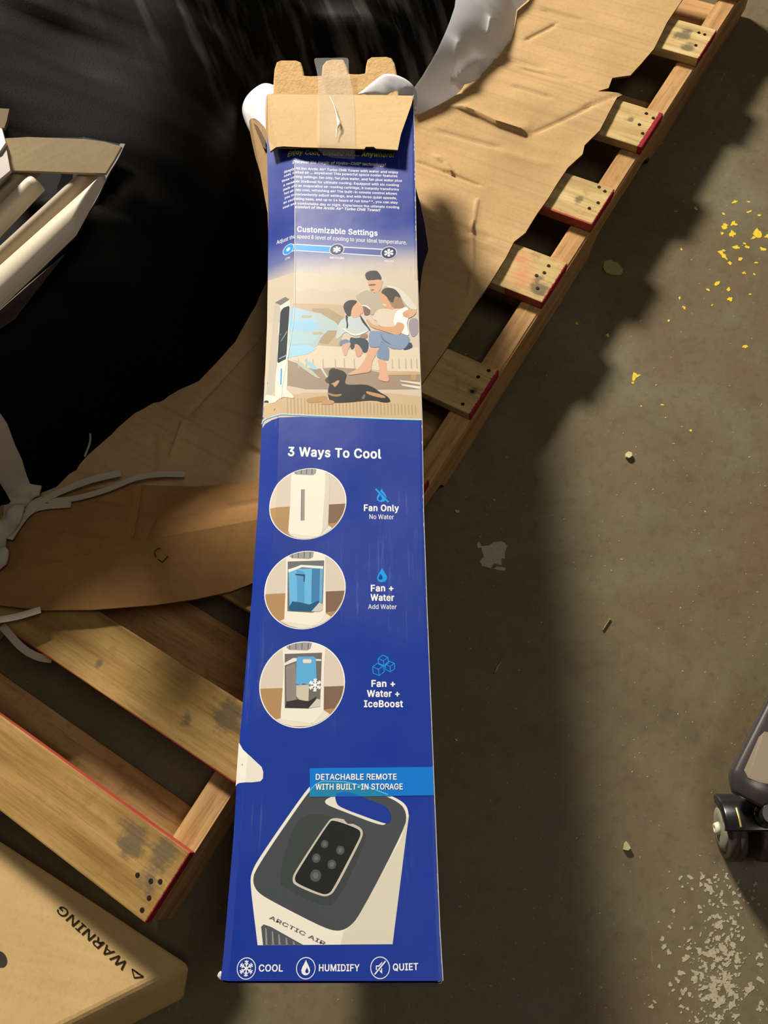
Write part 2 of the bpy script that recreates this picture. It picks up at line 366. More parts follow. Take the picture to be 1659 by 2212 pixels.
# ------------------------------------------------------------------ lettering (outlines in 1/350 em)
OUTLINES = {   # character code: (advance, closed outlines x, y, x, y, ...)
    32: (94, []),
    33: (98, [[34, 80, 32, 254, 66, 254, 64, 80], [49, -2, 40, -1, 33, 4, 28, 12, 26, 20, 28, 29, 33, 37, 40, 42, 49, 43, 58, 42, 65, 37, 70, 29, 72, 20, 70, 12, 65, 4, 58, -1]]),
    38: (224, [[98, -3, 75, -1, 55, 6, 39, 17, 27, 31, 20, 48, 17, 67, 19, 82, 24, 95, 42, 117, 70, 139, 108, 168, 118, 176, 127, 187, 131, 202, 129, 214, 123, 223, 113, 228, 101, 230, 84, 227, 73, 216, 68, 199, 73, 182, 84, 164, 102, 142, 219, 0, 182, 0, 86, 116, 61, 146, 44, 172, 39, 185, 38, 199, 40, 215, 45, 229, 55, 241, 67, 249, 82, 255, 100, 257, 118, 255, 133, 249, 145, 241, 154, 230, 160, 217, 162, 202, 158, 181, 146, 162, 128, 146, 77, 109, 55, 87, 50, 77, 48, 66, 50, 54, 55, 44, 62, 35, 72, 29, 83, 25, 96, 23, 111, 25, 126, 30, 151, 48, 160, 61, 168, 76, 173, 93, 174, 112, 204, 112, 202, 90, 198, 72, 185, 46, 173, 31, 166, 23, 153, 12, 136, 3, 117, -2]]),
    42: (227, [[101, 111, 103, 165, 57, 136, 45, 158, 93, 183, 45, 208, 57, 229, 103, 200, 101, 254, 125, 254, 123, 200, 169, 229, 181, 208, 133, 183, 181, 158, 169, 136, 123, 165, 125, 111]]),
    43: (227, [[99, 17, 99, 182, 128, 182, 128, 17], [31, 86, 31, 113, 195, 113, 195, 86]]),
    44: (94, [[19, -60, 34, 36, 68, 36, 42, -60]]),
    45: (227, [[168, 122, 168, 94, 57, 94, 57, 122]]),
    46: (94, [[48, -2, 39, -1, 31, 4, 26, 12, 25, 20, 26, 29, 31, 37, 39, 42, 48, 43, 56, 42, 64, 37, 69, 29, 71, 20, 69, 12, 64, 4, 56, -1]]),
    48: (227, [[113, -3, 87, 0, 65, 12, 47, 31, 34, 57, 27, 89, 24, 127, 27, 165, 35, 197, 48, 223, 65, 242, 87, 254, 113, 258, 139, 254, 161, 242, 179, 223, 192, 197, 200, 165, 203, 127, 200, 89, 192, 57, 179, 31, 162, 12, 140, 0], [113, 25, 131, 28, 145, 37, 157, 52, 165, 72, 170, 97, 172, 127, 170, 157, 165, 182, 157, 203, 145, 218, 131, 227, 113, 230, 96, 227, 82, 218, 70, 203, 62, 182, 56, 157, 55, 127, 56, 97, 62, 72, 70, 52, 82, 37, 96, 28]]),
    49: (227, [[38, 0, 38, 27, 195, 27, 195, 0], [138, 254, 138, 0, 106, 0, 106, 224, 105, 224, 43, 179, 43, 213, 99, 254]]),
    50: (227, [[32, 0, 32, 24, 117, 114, 141, 141, 155, 163, 160, 186, 159, 198, 154, 209, 146, 218, 137, 224, 112, 230, 98, 228, 86, 224, 77, 216, 69, 207, 65, 195, 64, 181, 33, 181, 35, 202, 43, 221, 55, 237, 72, 248, 91, 255, 112, 258, 134, 255, 153, 248, 169, 237, 181, 223, 188, 205, 191, 186, 185, 159, 168, 129, 133, 90, 76, 30, 76, 28, 195, 28, 195, 0]]),
    51: (227, [[109, -3, 87, -1, 66, 5, 49, 15, 35, 29, 26, 46, 22, 66, 55, 66, 57, 54, 63, 44, 72, 35, 83, 30, 109, 25, 138, 30, 149, 37, 157, 46, 163, 58, 165, 72, 163, 86, 158, 98, 150, 109, 137, 117, 121, 122, 101, 124, 78, 124, 78, 150, 144, 224, 144, 226, 35, 226, 35, 254, 186, 254, 186, 230, 106, 139, 106, 144, 132, 144, 154, 138, 172, 127, 185, 111, 194, 93, 196, 72, 194, 51, 185, 33, 172, 18, 154, 6, 133, -1]]),
    52: (227, [[20, 53, 20, 79, 123, 254, 155, 254, 54, 83, 54, 81, 207, 81, 207, 53], [141, 0, 141, 159, 171, 159, 171, 0]]),
    53: (227, [[111, -3, 89, -1, 70, 6, 54, 16, 41, 30, 33, 47, 30, 65, 61, 65, 64, 54, 69, 44, 87, 30, 111, 25, 125, 27, 138, 32, 149, 41, 157, 52, 162, 66, 164, 81, 162, 97, 157, 111, 148, 122, 137, 131, 124, 137, 109, 138, 84, 134, 64, 123, 34, 126, 48, 254, 183, 254, 183, 226, 75, 226, 67, 151, 68, 151, 89, 162, 115, 167, 131, 165, 147, 160, 161, 153, 172, 143, 182, 130, 189, 116, 194, 99, 195, 82, 193, 58, 184, 38, 171, 21, 154, 8, 134, -1]]),
    54: (227, [[113, -3, 91, -1, 71, 7, 55, 20, 42, 37, 34, 58, 32, 81, 34, 100, 40, 119, 69, 170, 126, 254, 161, 254, 75, 131, 73, 131, 83, 144, 98, 153, 117, 157, 139, 155, 158, 147, 173, 136, 185, 120, 192, 101, 194, 79, 192, 56, 184, 36, 171, 20, 155, 7, 135, -1], [113, 24, 127, 26, 139, 31, 149, 40, 157, 51, 162, 64, 164, 79, 162, 94, 157, 107, 149, 118, 139, 126, 127, 131, 113, 133, 99, 131, 87, 126, 77, 118, 69, 107, 64, 94, 62, 79, 64, 64, 69, 51, 77, 40, 87, 31, 99, 26]]),
    55: (227, [[48, 0, 162, 224, 162, 226, 31, 226, 31, 254, 195, 254, 195, 224, 82, 0]]),
    56: (227, [[113, -3, 89, -1, 68, 6, 50, 17, 37, 31, 29, 48, 26, 68, 28, 83, 33, 98, 40, 110, 51, 121, 63, 128, 76, 132, 76, 133, 59, 141, 46, 154, 38, 171, 35, 190, 38, 209, 45, 225, 57, 239, 73, 249, 92, 256, 113, 258, 134, 256, 153, 249, 169, 239, 181, 225, 188, 209, 191, 190, 188, 171, 180, 154, 167, 141, 150, 133, 150, 132, 164, 128, 176, 121, 186, 110, 194, 98, 199, 83, 200, 68, 198, 48, 189, 31, 176, 17, 158, 6, 137, -1], [113, 25, 129, 26, 142, 30, 153, 37, 161, 46, 167, 57, 168, 69, 167, 83, 161, 94, 153, 104, 141, 111, 128, 116, 113, 118, 98, 116, 85, 111, 73, 104, 65, 94, 59, 83, 58, 69, 59, 57, 64, 46, 73, 37, 84, 30, 97, 26], [113, 145, 137, 150, 146, 157, 154, 165, 158, 176, 160, 188, 158, 200, 154, 210, 147, 218, 138, 225, 113, 230, 89, 225, 79, 218, 72, 210, 68, 200, 66, 188, 68, 176, 72, 165, 79, 157, 89, 150]]),
    57: (227, [[113, 258, 135, 255, 155, 247, 171, 234, 184, 217, 192, 197, 194, 173, 192, 155, 186, 135, 158, 84, 100, 0, 65, 0, 151, 124, 154, 124, 144, 111, 128, 101, 109, 97, 87, 100, 69, 107, 53, 119, 41, 134, 34, 154, 32, 176, 34, 198, 42, 218, 55, 235, 71, 247, 91, 255], [113, 230, 99, 228, 87, 223, 77, 215, 69, 204, 64, 191, 63, 176, 64, 161, 69, 148, 77, 137, 87, 129, 99, 123, 113, 122, 127, 123, 139, 129, 149, 137, 157, 147, 162, 160, 164, 175, 162, 190, 157, 204, 150, 215, 139, 223, 127, 228]]),
    58: (94, [[48, -2, 39, -1, 31, 4, 26, 12, 25, 20, 26, 29, 31, 37, 39, 42, 48, 43, 56, 42, 64, 37, 69, 29, 71, 20, 69, 12, 64, 4, 56, -1], [48, 135, 39, 137, 31, 142, 26, 149, 25, 158, 26, 167, 31, 174, 39, 179, 48, 181, 56, 179, 64, 174, 69, 167, 71, 158, 69, 149, 64, 142, 56, 137]]),
    65: (240, [[8, 0, 101, 254, 138, 254, 231, 0, 198, 0, 144, 151, 132, 186, 116, 239, 123, 239, 106, 185, 95, 151, 43, 0], [55, 71, 55, 99, 185, 99, 185, 71]]),
    66: (228, [[30, 0, 30, 254, 121, 254, 145, 252, 164, 245, 180, 235, 190, 221, 197, 205, 199, 187, 198, 172, 193, 160, 178, 143, 157, 133, 157, 131, 170, 129, 182, 123, 192, 114, 201, 102, 207, 86, 209, 68, 207, 50, 200, 33, 189, 20, 172, 9, 151, 2, 123, 0], [62, 29, 122, 29, 148, 31, 165, 40, 175, 53, 178, 68, 176, 81, 171, 92, 163, 102, 153, 109, 140, 114, 124, 115, 62, 115], [62, 143, 119, 143, 144, 148, 154, 155, 162, 163, 166, 174, 168, 186, 165, 202, 156, 214, 141, 223, 120, 226, 62, 226]]),
    67: (255, [[134, -3, 103, 1, 75, 12, 52, 32, 35, 58, 24, 90, 20, 127, 24, 165, 35, 197, 52, 223, 75, 242, 103, 254, 134, 258, 170, 252, 186, 245, 201, 236, 214, 224, 224, 209, 232, 193, 236, 174, 204, 174, 195, 197, 179, 214, 158, 224, 134, 228, 111, 225, 92, 216, 75, 202, 62, 182, 54, 157, 52, 127, 54, 97, 63, 72, 75, 53, 92, 38, 112, 29, 134, 26, 158, 30, 179, 40, 195, 57, 204, 80, 236, 80, 232, 62, 224, 45, 214, 31, 201, 19, 187, 9, 170, 2, 153, -2]]),
    68: (251, [[109, 0, 48, 0, 48, 29, 107, 29, 136, 31, 159, 40, 177, 55, 189, 75, 197, 99, 200, 128, 197, 156, 190, 180, 177, 200, 160, 214, 138, 223, 110, 226, 47, 226, 47, 254, 113, 254, 147, 251, 176, 239, 200, 221, 217, 196, 227, 164, 231, 128, 227, 91, 217, 59, 199, 34, 175, 15, 145, 4], [62, 254, 62, 0, 30, 0, 30, 254]]),
    69: (209, [[30, 0, 30, 254, 186, 254, 186, 226, 62, 226, 62, 143, 178, 143, 178, 114, 62, 114, 62, 29, 188, 29, 188, 0]]),
    70: (205, [[30, 0, 30, 254, 185, 254, 185, 226, 62, 226, 62, 139, 173, 139, 173, 111, 62, 111, 62, 0]]),
    71: (260, [[134, -3, 102, 1, 75, 13, 52, 32, 35, 58, 24, 90, 20, 127, 24, 165, 35, 197, 52, 223, 74, 242, 102, 254, 132, 258, 152, 256, 170, 252, 187, 245, 202, 235, 214, 222, 225, 208, 232, 192, 237, 174, 204, 174, 194, 197, 178, 213, 158, 224, 133, 228, 111, 225, 92, 216, 75, 202, 62, 182, 54, 157, 52, 127, 54, 97, 63, 72, 75, 53, 92, 38, 112, 29, 134, 26, 155, 29, 172, 36, 187, 47, 198, 62, 205, 80, 207, 101, 217, 100, 141, 100, 141, 128, 239, 128, 239, 100, 236, 71, 225, 45, 209, 25, 188, 9, 163, 0]]),
    72: (258, [[30, 0, 30, 254, 62, 254, 62, 144, 196, 144, 196, 254, 228, 254, 228, 0, 196, 0, 196, 116, 62, 116, 62, 0]]),
    73: (150, [[16, 0, 16, 29, 59, 29, 59, 226, 16, 226, 16, 254, 135, 254, 135, 226, 91, 226, 91, 29, 135, 29, 135, 0]]),
    74: (198, [[93, -3, 62, 2, 38, 16, 22, 40, 17, 73, 17, 86, 49, 86, 49, 73, 52, 52, 61, 37, 75, 28, 93, 25, 110, 28, 124, 37, 133, 52, 136, 73, 136, 254, 168, 254, 168, 73, 163, 40, 147, 16, 123, 2]]),
    75: (233, [[52, 73, 52, 108, 70, 131, 87, 152, 106, 172, 182, 254, 224, 254, 116, 138, 114, 138], [30, 0, 30, 254, 62, 254, 62, 0], [186, 0, 94, 130, 114, 155, 224, 0]]),
    76: (196, [[30, 0, 30, 254, 62, 254, 62, 29, 181, 29, 181, 0]]),
    77: (314, [[30, 0, 30, 254, 76, 254, 139, 94, 156, 42, 161, 24, 154, 24, 165, 61, 176, 94, 238, 254, 284, 254, 284, 0, 252, 0, 252, 163, 253, 184, 253, 229, 256, 229, 249, 205, 241, 181, 234, 161, 228, 145, 171, 0, 143, 0, 85, 145, 80, 160, 72, 181, 65, 204, 56, 229, 59, 229, 60, 208, 60, 186, 61, 164, 61, 0]]),
    78: (262, [[30, 0, 30, 254, 68, 254, 172, 91, 181, 75, 194, 53, 207, 27, 202, 27, 200, 54, 200, 79, 199, 97, 199, 254, 232, 254, 232, 0, 193, 0, 101, 145, 89, 165, 54, 226, 60, 227, 61, 192, 62, 164, 62, 0]]),
    79: (267, [[133, -3, 103, 1, 75, 12, 52, 32, 35, 58, 24, 90, 20, 127, 24, 165, 35, 197, 52, 223, 75, 242, 103, 254, 133, 258, 164, 254, 192, 242, 215, 223, 232, 197, 243, 165, 247, 127, 243, 90, 232, 58, 215, 32, 192, 12, 164, 1], [133, 26, 155, 29, 175, 38, 191, 52, 204, 72, 212, 97, 215, 127, 212, 157, 204, 182, 191, 202, 175, 216, 155, 225, 133, 228, 112, 225, 92, 216, 75, 202, 63, 182, 54, 157, 52, 127, 54, 97, 63, 72, 75, 52, 92, 38, 112, 29]]),
    80: (222, [[30, 0, 30, 254, 118, 254, 144, 252, 166, 244, 183, 231, 195, 215, 202, 195, 204, 174, 202, 152, 195, 133, 183, 116, 166, 104, 144, 96, 118, 93, 55, 93, 55, 121, 116, 121, 134, 123, 149, 128, 159, 136, 167, 147, 171, 160, 172, 174, 171, 188, 167, 201, 159, 211, 148, 219, 134, 224, 116, 226, 62, 226, 62, 0]]),
    81: (267, [[123, 80, 156, 80, 185, 42, 192, 32, 234, -24, 200, -24, 173, 13, 166, 23], [133, -3, 103, 1, 75, 12, 52, 32, 35, 58, 24, 90, 20, 127, 24, 165, 35, 197, 52, 223, 75, 242, 103, 254, 133, 258, 164, 254, 192, 242, 215, 223, 232, 197, 243, 165, 247, 127, 243, 90, 232, 58, 215, 32, 192, 12, 164, 1], [133, 26, 155, 29, 175, 38, 191, 52, 204, 72, 212, 97, 215, 127, 212, 157, 204, 182, 191, 202, 175, 216, 155, 225, 133, 228, 112, 225, 92, 216, 75, 202, 63, 182, 54, 157, 52, 127, 54, 97, 63, 72, 75, 52, 92, 38, 112, 29]]),
    82: (224, [[30, 0, 30, 254, 118, 254, 145, 252, 167, 244, 183, 232, 195, 217, 202, 198, 205, 176, 202, 154, 195, 136, 183, 120, 166, 109, 145, 101, 118, 99, 48, 99, 48, 128, 117, 128, 135, 129, 149, 133, 160, 141, 167, 150, 171, 162, 173, 176, 171, 190, 167, 202, 159, 212, 149, 220, 134, 224, 116, 226, 62, 226, 62, 0], [177, 0, 115, 115, 151, 115, 214, 0]]),
    83: (223, [[112, -4, 86, -2, 64, 5, 46, 15, 32, 30, 23, 48, 19, 68, 52, 68, 55, 55, 62, 44, 71, 35, 83, 29, 112, 25, 128, 26, 143, 30, 155, 37, 165, 46, 171, 57, 173, 70, 171, 81, 166, 89, 148, 102, 122, 111, 92, 120, 64, 130, 43, 145, 30, 163, 26, 186, 29, 206, 37, 224, 51, 238, 69, 249, 90, 256, 114, 258, 137, 256, 158, 249, 175, 238, 189, 224, 197, 208, 200, 189, 169, 189, 163, 206, 151, 219, 134, 227, 112, 229, 97, 228, 84, 224, 73, 218, 64, 209, 59, 199, 58, 188, 60, 176, 65, 167, 85, 154, 106, 147, 132, 140, 156, 132, 179, 119, 197, 99, 202, 85, 204, 69, 201, 50, 193, 32, 180, 17, 162, 5, 139, -2]]),
    84: (224, [[16, 226, 16, 254, 208, 254, 208, 226, 128, 226, 128, 0, 96, 0, 96, 226]]),
    85: (259, [[129, -4, 101, -1, 77, 8, 57, 22, 42, 40, 33, 62, 30, 87, 30, 254, 62, 254, 62, 89, 64, 72, 70, 57, 80, 44, 94, 34, 110, 28, 129, 26, 149, 28, 165, 34, 179, 44, 188, 57, 194, 72, 196, 89, 196, 254, 229, 254, 229, 87, 226, 62, 216, 40, 201, 22, 182, 8, 157, -1]]),
    86: (240, [[102, 0, 8, 254, 42, 254, 96, 103, 108, 69, 124, 15, 117, 15, 133, 69, 145, 103, 197, 254, 231, 254, 139, 0]]),
    87: (343, [[78, 0, 8, 254, 41, 254, 82, 98, 88, 73, 98, 20, 95, 20, 100, 47, 112, 98, 153, 254, 190, 254, 231, 98, 249, 20, 244, 20, 249, 47, 261, 98, 302, 254, 335, 254, 265, 0, 228, 0, 184, 161, 176, 196, 168, 237, 175, 237, 167, 197, 159, 161, 115, 0]]),
    88: (237, [[9, 0, 109, 142, 109, 118, 15, 254, 52, 254, 102, 181, 112, 164, 122, 146, 116, 146, 126, 164, 136, 181, 149, 200, 187, 254, 223, 254, 129, 119, 129, 143, 228, 0, 191, 0, 146, 65, 134, 83, 125, 98, 115, 116, 122, 116, 113, 98, 91, 65, 46, 0]]),
    89: (236, [[102, 0, 102, 104, 8, 254, 46, 254, 96, 172, 111, 146, 125, 115, 112, 115, 126, 146, 140, 172, 191, 254, 228, 254, 134, 104, 134, 0]]),
    90: (219, [[21, 0, 21, 23, 137, 193, 170, 238, 174, 227, 143, 226, 20, 226, 20, 254, 198, 254, 198, 231, 84, 64, 67, 40, 49, 17, 45, 27, 107, 29, 200, 29, 200, 0]]),
    97: (195, [[80, -4, 63, -3, 47, 2, 34, 11, 24, 22, 17, 37, 15, 54, 17, 69, 22, 80, 29, 90, 39, 97, 63, 105, 89, 110, 117, 113, 133, 117, 136, 121, 133, 148, 120, 161, 98, 165, 75, 161, 59, 150, 50, 137, 20, 146, 29, 161, 39, 173, 52, 182, 66, 188, 97, 192, 119, 190, 143, 180, 153, 172, 161, 160, 167, 145, 168, 126, 168, 0, 138, 0, 138, 26, 136, 26, 126, 12, 108, 1], [85, 23, 101, 24, 114, 29, 124, 37, 132, 47, 136, 57, 138, 69, 138, 95, 130, 91, 116, 88, 100, 86, 88, 84, 67, 79, 52, 70, 47, 62, 46, 52, 51, 36, 65, 26]]),
    98: (212, [[115, -4, 99, -3, 86, 2, 69, 16, 59, 29, 56, 29, 56, 0, 26, 0, 26, 254, 57, 254, 57, 160, 59, 160, 69, 173, 86, 186, 98, 191, 115, 192, 137, 189, 156, 180, 173, 166, 185, 146, 193, 122, 195, 94, 193, 66, 185, 42, 173, 23, 157, 8, 137, -1], [110, 23, 126, 26, 140, 33, 150, 44, 158, 58, 163, 75, 164, 95, 163, 114, 158, 131, 150, 145, 140, 156, 126, 163, 110, 165, 94, 163, 81, 156, 70, 145, 62, 131, 58, 114, 56, 95, 58, 75, 63, 58, 70, 43, 81, 32, 94, 26]]),
    99: (198, [[104, -4, 79, -1, 58, 8, 41, 23, 28, 43, 20, 66, 17, 94, 20, 122, 28, 146, 41, 165, 58, 180, 79, 189, 104, 192, 130, 189, 153, 178, 170, 161, 181, 138, 151, 131, 145, 145, 135, 155, 121, 162, 104, 165, 86, 162, 73, 155, 62, 144, 54, 129, 50, 112, 48, 94, 50, 75, 54, 59, 62, 44, 73, 33, 86, 26, 104, 23, 121, 26, 135, 33, 146, 44, 152, 59, 181, 51, 171, 28, 153, 11, 130, 0]]),
    100: (212, [[98, -4, 75, -1, 56, 8, 40, 23, 27, 42, 20, 66, 17, 94, 20, 122, 27, 146, 40, 166, 56, 180, 75, 189, 98, 192, 114, 191, 126, 186, 144, 173, 153, 160, 155, 160, 155, 254, 186, 254, 186, 0, 156, 0, 156, 29, 153, 29, 143, 16, 126, 2, 114, -3], [102, 23, 118, 26, 132, 32, 142, 43, 150, 58, 154, 75, 156, 95, 154, 114, 150, 131, 142, 145, 132, 156, 118, 163, 102, 165, 86, 163, 72, 156, 62, 145, 54, 131, 50, 114, 48, 95, 50, 75, 54, 58, 62, 44, 73, 33, 86, 26]]),
    101: (202, [[106, -4, 80, -1, 58, 8, 41, 23, 28, 42, 20, 66, 17, 93, 20, 121, 28, 145, 40, 165, 58, 180, 78, 189, 103, 192, 133, 187, 147, 180, 160, 170, 170, 157, 179, 141, 184, 121, 186, 97, 186, 85, 37, 85, 37, 110, 169, 110, 155, 101, 153, 119, 149, 134, 141, 147, 131, 157, 118, 163, 103, 165, 87, 163, 73, 157, 62, 147, 54, 135, 50, 121, 48, 105, 48, 89, 50, 69, 55, 53, 64, 40, 76, 31, 90, 25, 106, 23, 127, 26, 143, 36, 153, 53, 182, 45, 177, 32, 168, 20, 156, 10, 141, 2, 125, -3]]),
    102: (127, [[114, 190, 114, 164, 3, 164, 3, 190], [40, 0, 40, 216, 42, 231, 48, 243, 57, 252, 68, 259, 94, 265, 111, 263, 121, 260, 114, 234, 107, 236, 97, 237, 85, 235, 77, 230, 72, 221, 71, 209, 71, 0]]),
    103: (213, [[103, -75, 84, -74, 67, -70, 41, -55, 25, -35, 51, -20, 61, -33, 77, -44, 103, -49, 124, -46, 141, -38, 152, -23, 156, -3, 156, 34, 153, 34, 143, 21, 126, 8, 114, 4, 97, 2, 76, 5, 56, 13, 40, 27, 28, 45, 20, 68, 17, 96, 20, 123, 27, 147, 40, 166, 56, 180, 76, 189, 98, 192, 114, 191, 127, 186, 144, 173, 154, 159, 157, 159, 157, 190, 186, 190, 186, -4, 183, -27, 175, -45, 162, -59, 145, -68, 125, -73], [102, 30, 118, 32, 132, 38, 142, 47, 150, 61, 155, 77, 156, 96, 155, 115, 150, 132, 142, 146, 132, 156, 119, 163, 102, 165, 86, 163, 73, 156, 62, 145, 54, 131, 50, 115, 48, 96, 50, 78, 54, 61, 62, 48, 73, 38, 86, 32]]),
    104: (205, [[57, 113, 57, 0, 26, 0, 26, 254, 57, 254, 57, 144, 51, 144, 62, 166, 76, 181, 94, 189, 114, 192, 132, 190, 148, 184, 161, 174, 170, 160, 177, 142, 179, 120, 179, 0, 148, 0, 148, 118, 145, 137, 136, 152, 123, 161, 105, 165, 92, 163, 80, 159, 71, 151, 63, 141, 58, 129]]),
    105: (83, [[26, 0, 26, 190, 57, 190, 57, 0], [42, 221, 34, 223, 27, 227, 22, 234, 21, 242, 22, 249, 27, 256, 34, 260, 42, 262, 50, 260, 57, 256, 62, 249, 63, 242, 62, 234, 57, 227, 50, 223]]),
    106: (83, [[26, 190, 57, 190, 57, -15, 55, -31, 51, -45, 43, -56, 32, -65, 19, -70, 2, -71, -5, -71, -5, -43, 12, -42, 20, -36, 25, -27, 26, -15], [42, 221, 34, 223, 27, 227, 22, 234, 20, 242, 22, 249, 27, 256, 34, 260, 42, 262, 50, 260, 57, 256, 61, 249, 63, 242, 61, 234, 57, 227, 50, 223]]),
    107: (190, [[55, 68, 55, 106, 60, 106, 142, 190, 180, 190, 92, 100, 89, 100], [26, 0, 26, 254, 57, 254, 57, 0], [147, 0, 74, 93, 96, 114, 186, 0]]),
    108: (95, [[70, -1, 50, 2, 37, 10, 29, 24, 26, 42, 26, 254, 57, 254, 57, 49, 60, 31, 65, 27, 73, 26, 80, 26, 85, 27, 90, 1]]),
    109: (305, [[26, 0, 26, 190, 56, 190, 56, 148, 54, 148, 59, 162, 66, 173, 86, 188, 110, 193, 129, 190, 144, 180, 154, 166, 160, 147, 156, 147, 161, 160, 169, 172, 190, 187, 218, 193, 234, 191, 249, 186, 261, 177, 270, 164, 276, 148, 278, 128, 278, 0, 248, 0, 248, 127, 245, 145, 236, 156, 224, 163, 209, 165, 197, 164, 187, 160, 173, 145, 168, 124, 168, 0, 137, 0, 137, 130, 134, 144, 126, 156, 115, 163, 100, 165, 79, 160, 70, 154, 63, 145, 58, 133, 57, 119, 57, 0]]),
    110: (205, [[57, 113, 57, 0, 26, 0, 26, 190, 56, 190, 56, 144, 51, 144, 62, 166, 76, 181, 94, 189, 114, 192, 132, 190, 147, 184, 160, 174, 170, 160, 176, 142, 179, 120, 179, 0, 148, 0, 148, 118, 145, 137, 136, 152, 123, 161, 105, 165, 92, 163, 80, 159, 71, 151, 63, 141, 58, 129]]),
    111: (208, [[104, -4, 79, -1, 58, 8, 41, 23, 28, 43, 20, 66, 17, 94, 20, 122, 28, 146, 41, 165, 58, 180, 79, 189, 104, 192, 128, 189, 149, 180, 167, 165, 180, 146, 188, 122, 191, 94, 188, 66, 180, 43, 167, 23, 149, 8, 128, -1], [104, 23, 121, 26, 135, 33, 146, 44, 154, 59, 158, 75, 160, 94, 158, 112, 154, 129, 146, 144, 135, 155, 121, 162, 104, 165, 86, 162, 73, 155, 62, 144, 54, 129, 50, 112, 48, 94, 50, 75, 54, 59, 62, 44, 73, 33, 86, 26]]),
    112: (212, [[26, -71, 26, 190, 56, 190, 56, 160, 59, 160, 69, 173, 86, 186, 98, 191, 115, 192, 137, 189, 156, 180, 173, 166, 185, 146, 193, 122, 195, 94, 193, 66, 185, 42, 173, 23, 157, 8, 137, -1, 115, -4, 99, -3, 86, 2, 69, 16, 59, 29, 57, 29, 57, -71], [110, 23, 126, 26, 140, 33, 150, 44, 158, 58, 163, 75, 164, 95, 163, 114, 158, 131, 150, 145, 140, 156, 126, 163, 110, 165, 94, 163, 81, 156, 70, 145, 62, 131, 58, 114, 56, 95, 58, 75, 63, 58, 70, 43, 81, 32, 94, 26]]),
    113: (212, [[186, -71, 155, -71, 155, 29, 153, 29, 143, 16, 126, 2, 114, -3, 98, -4, 75, -1, 56, 8, 40, 23, 27, 42, 20, 66, 17, 94, 20, 122, 27, 146, 40, 166, 56, 180, 75, 189, 98, 192, 114, 191, 126, 186, 144, 173, 153, 160, 156, 160, 156, 190, 186, 190], [102, 23, 118, 26, 132, 32, 142, 43, 150, 58, 154, 75, 156, 95, 154, 114, 150, 131, 142, 145, 132, 156, 118, 163, 102, 165, 86, 163, 72, 156, 62, 145, 54, 131, 50, 114, 48, 95, 50, 75, 54, 58, 62, 44, 73, 33, 86, 26]]),
    114: (130, [[26, 0, 26, 190, 56, 190, 56, 160, 58, 160, 65, 173, 76, 184, 90, 190, 107, 192, 122, 192, 122, 161, 103, 163, 91, 161, 80, 157, 70, 151, 63, 142, 58, 131, 57, 118, 57, 0]]),
    115: (182, [[91, -4, 72, -3, 56, 2, 42, 9, 31, 19, 23, 32, 18, 47, 47, 53, 53, 40, 62, 30, 75, 25, 91, 23, 108, 25, 122, 31, 131, 40, 134, 51, 132, 60, 127, 68, 118, 74, 106, 78, 75, 85, 52, 93, 36, 104, 27, 119, 23, 137, 26, 152, 33, 166, 43, 177, 58, 185, 74, 190, 94, 192, 112, 191, 127, 186, 140, 179, 149, 170, 162, 145, 134, 139, 129, 149, 121, 158, 110, 164, 94, 166, 78, 164, 65, 158, 57, 150, 54, 139, 56, 129, 62, 122, 86, 111, 115, 105, 137, 97, 153, 86, 162, 71, 166, 53, 163, 37, 156, 24, 145, 12, 130, 3, 112, -2]]),
    116: (114, [[102, 190, 102, 164, 3, 164, 3, 190], [32, 236, 63, 236, 63, 49, 64, 38, 68, 31, 75, 26, 85, 25, 101, 27, 107, 1, 96, -1, 84, -2, 62, 1, 46, 11, 36, 26, 32, 46]]),
    117: (205, [[91, -3, 73, -1, 57, 5, 44, 15, 35, 29, 28, 47, 26, 69, 26, 190, 57, 190, 57, 72, 60, 52, 68, 37, 82, 28, 100, 25, 113, 27, 125, 31, 134, 38, 142, 48, 146, 61, 148, 76, 148, 190, 179, 190, 179, 0, 149, 0, 149, 46, 154, 46, 143, 23, 129, 8, 111, 0]]),
    118: (195, [[81, 0, 9, 190, 42, 190, 83, 78, 93, 43, 103, 10, 92, 10, 101, 43, 112, 78, 152, 190, 186, 190, 113, 0]]),
    119: (284, [[69, 0, 11, 190, 44, 190, 67, 107, 77, 68, 88, 21, 82, 21, 93, 67, 103, 107, 126, 190, 158, 190, 181, 107, 191, 68, 201, 21, 196, 21, 206, 68, 217, 107, 240, 190, 272, 190, 215, 0, 184, 0, 159, 86, 152, 112, 145, 140, 138, 169, 145, 169, 138, 140, 131, 112, 124, 86, 99, 0]]),
    120: (189, [[10, 0, 86, 109, 86, 86, 14, 190, 50, 190, 74, 153, 90, 127, 104, 103, 88, 103, 101, 127, 117, 153, 141, 190, 176, 190, 104, 84, 104, 107, 179, 0, 143, 0, 115, 43, 86, 91, 102, 91, 89, 68, 74, 43, 46, 0]]),
    121: (195, [[24, -69, 31, -43, 36, -44, 52, -44, 65, -37, 75, -18, 81, -1, 9, 190, 42, 190, 83, 78, 93, 43, 103, 10, 92, 10, 101, 43, 112, 78, 153, 190, 186, 190, 102, -29, 88, -54, 70, -68, 46, -73, 32, -72]]),
    122: (190, [[21, 0, 21, 23, 127, 160, 127, 161, 24, 161, 24, 190, 166, 190, 166, 165, 63, 30, 63, 28, 169, 28, 169, 0]]),
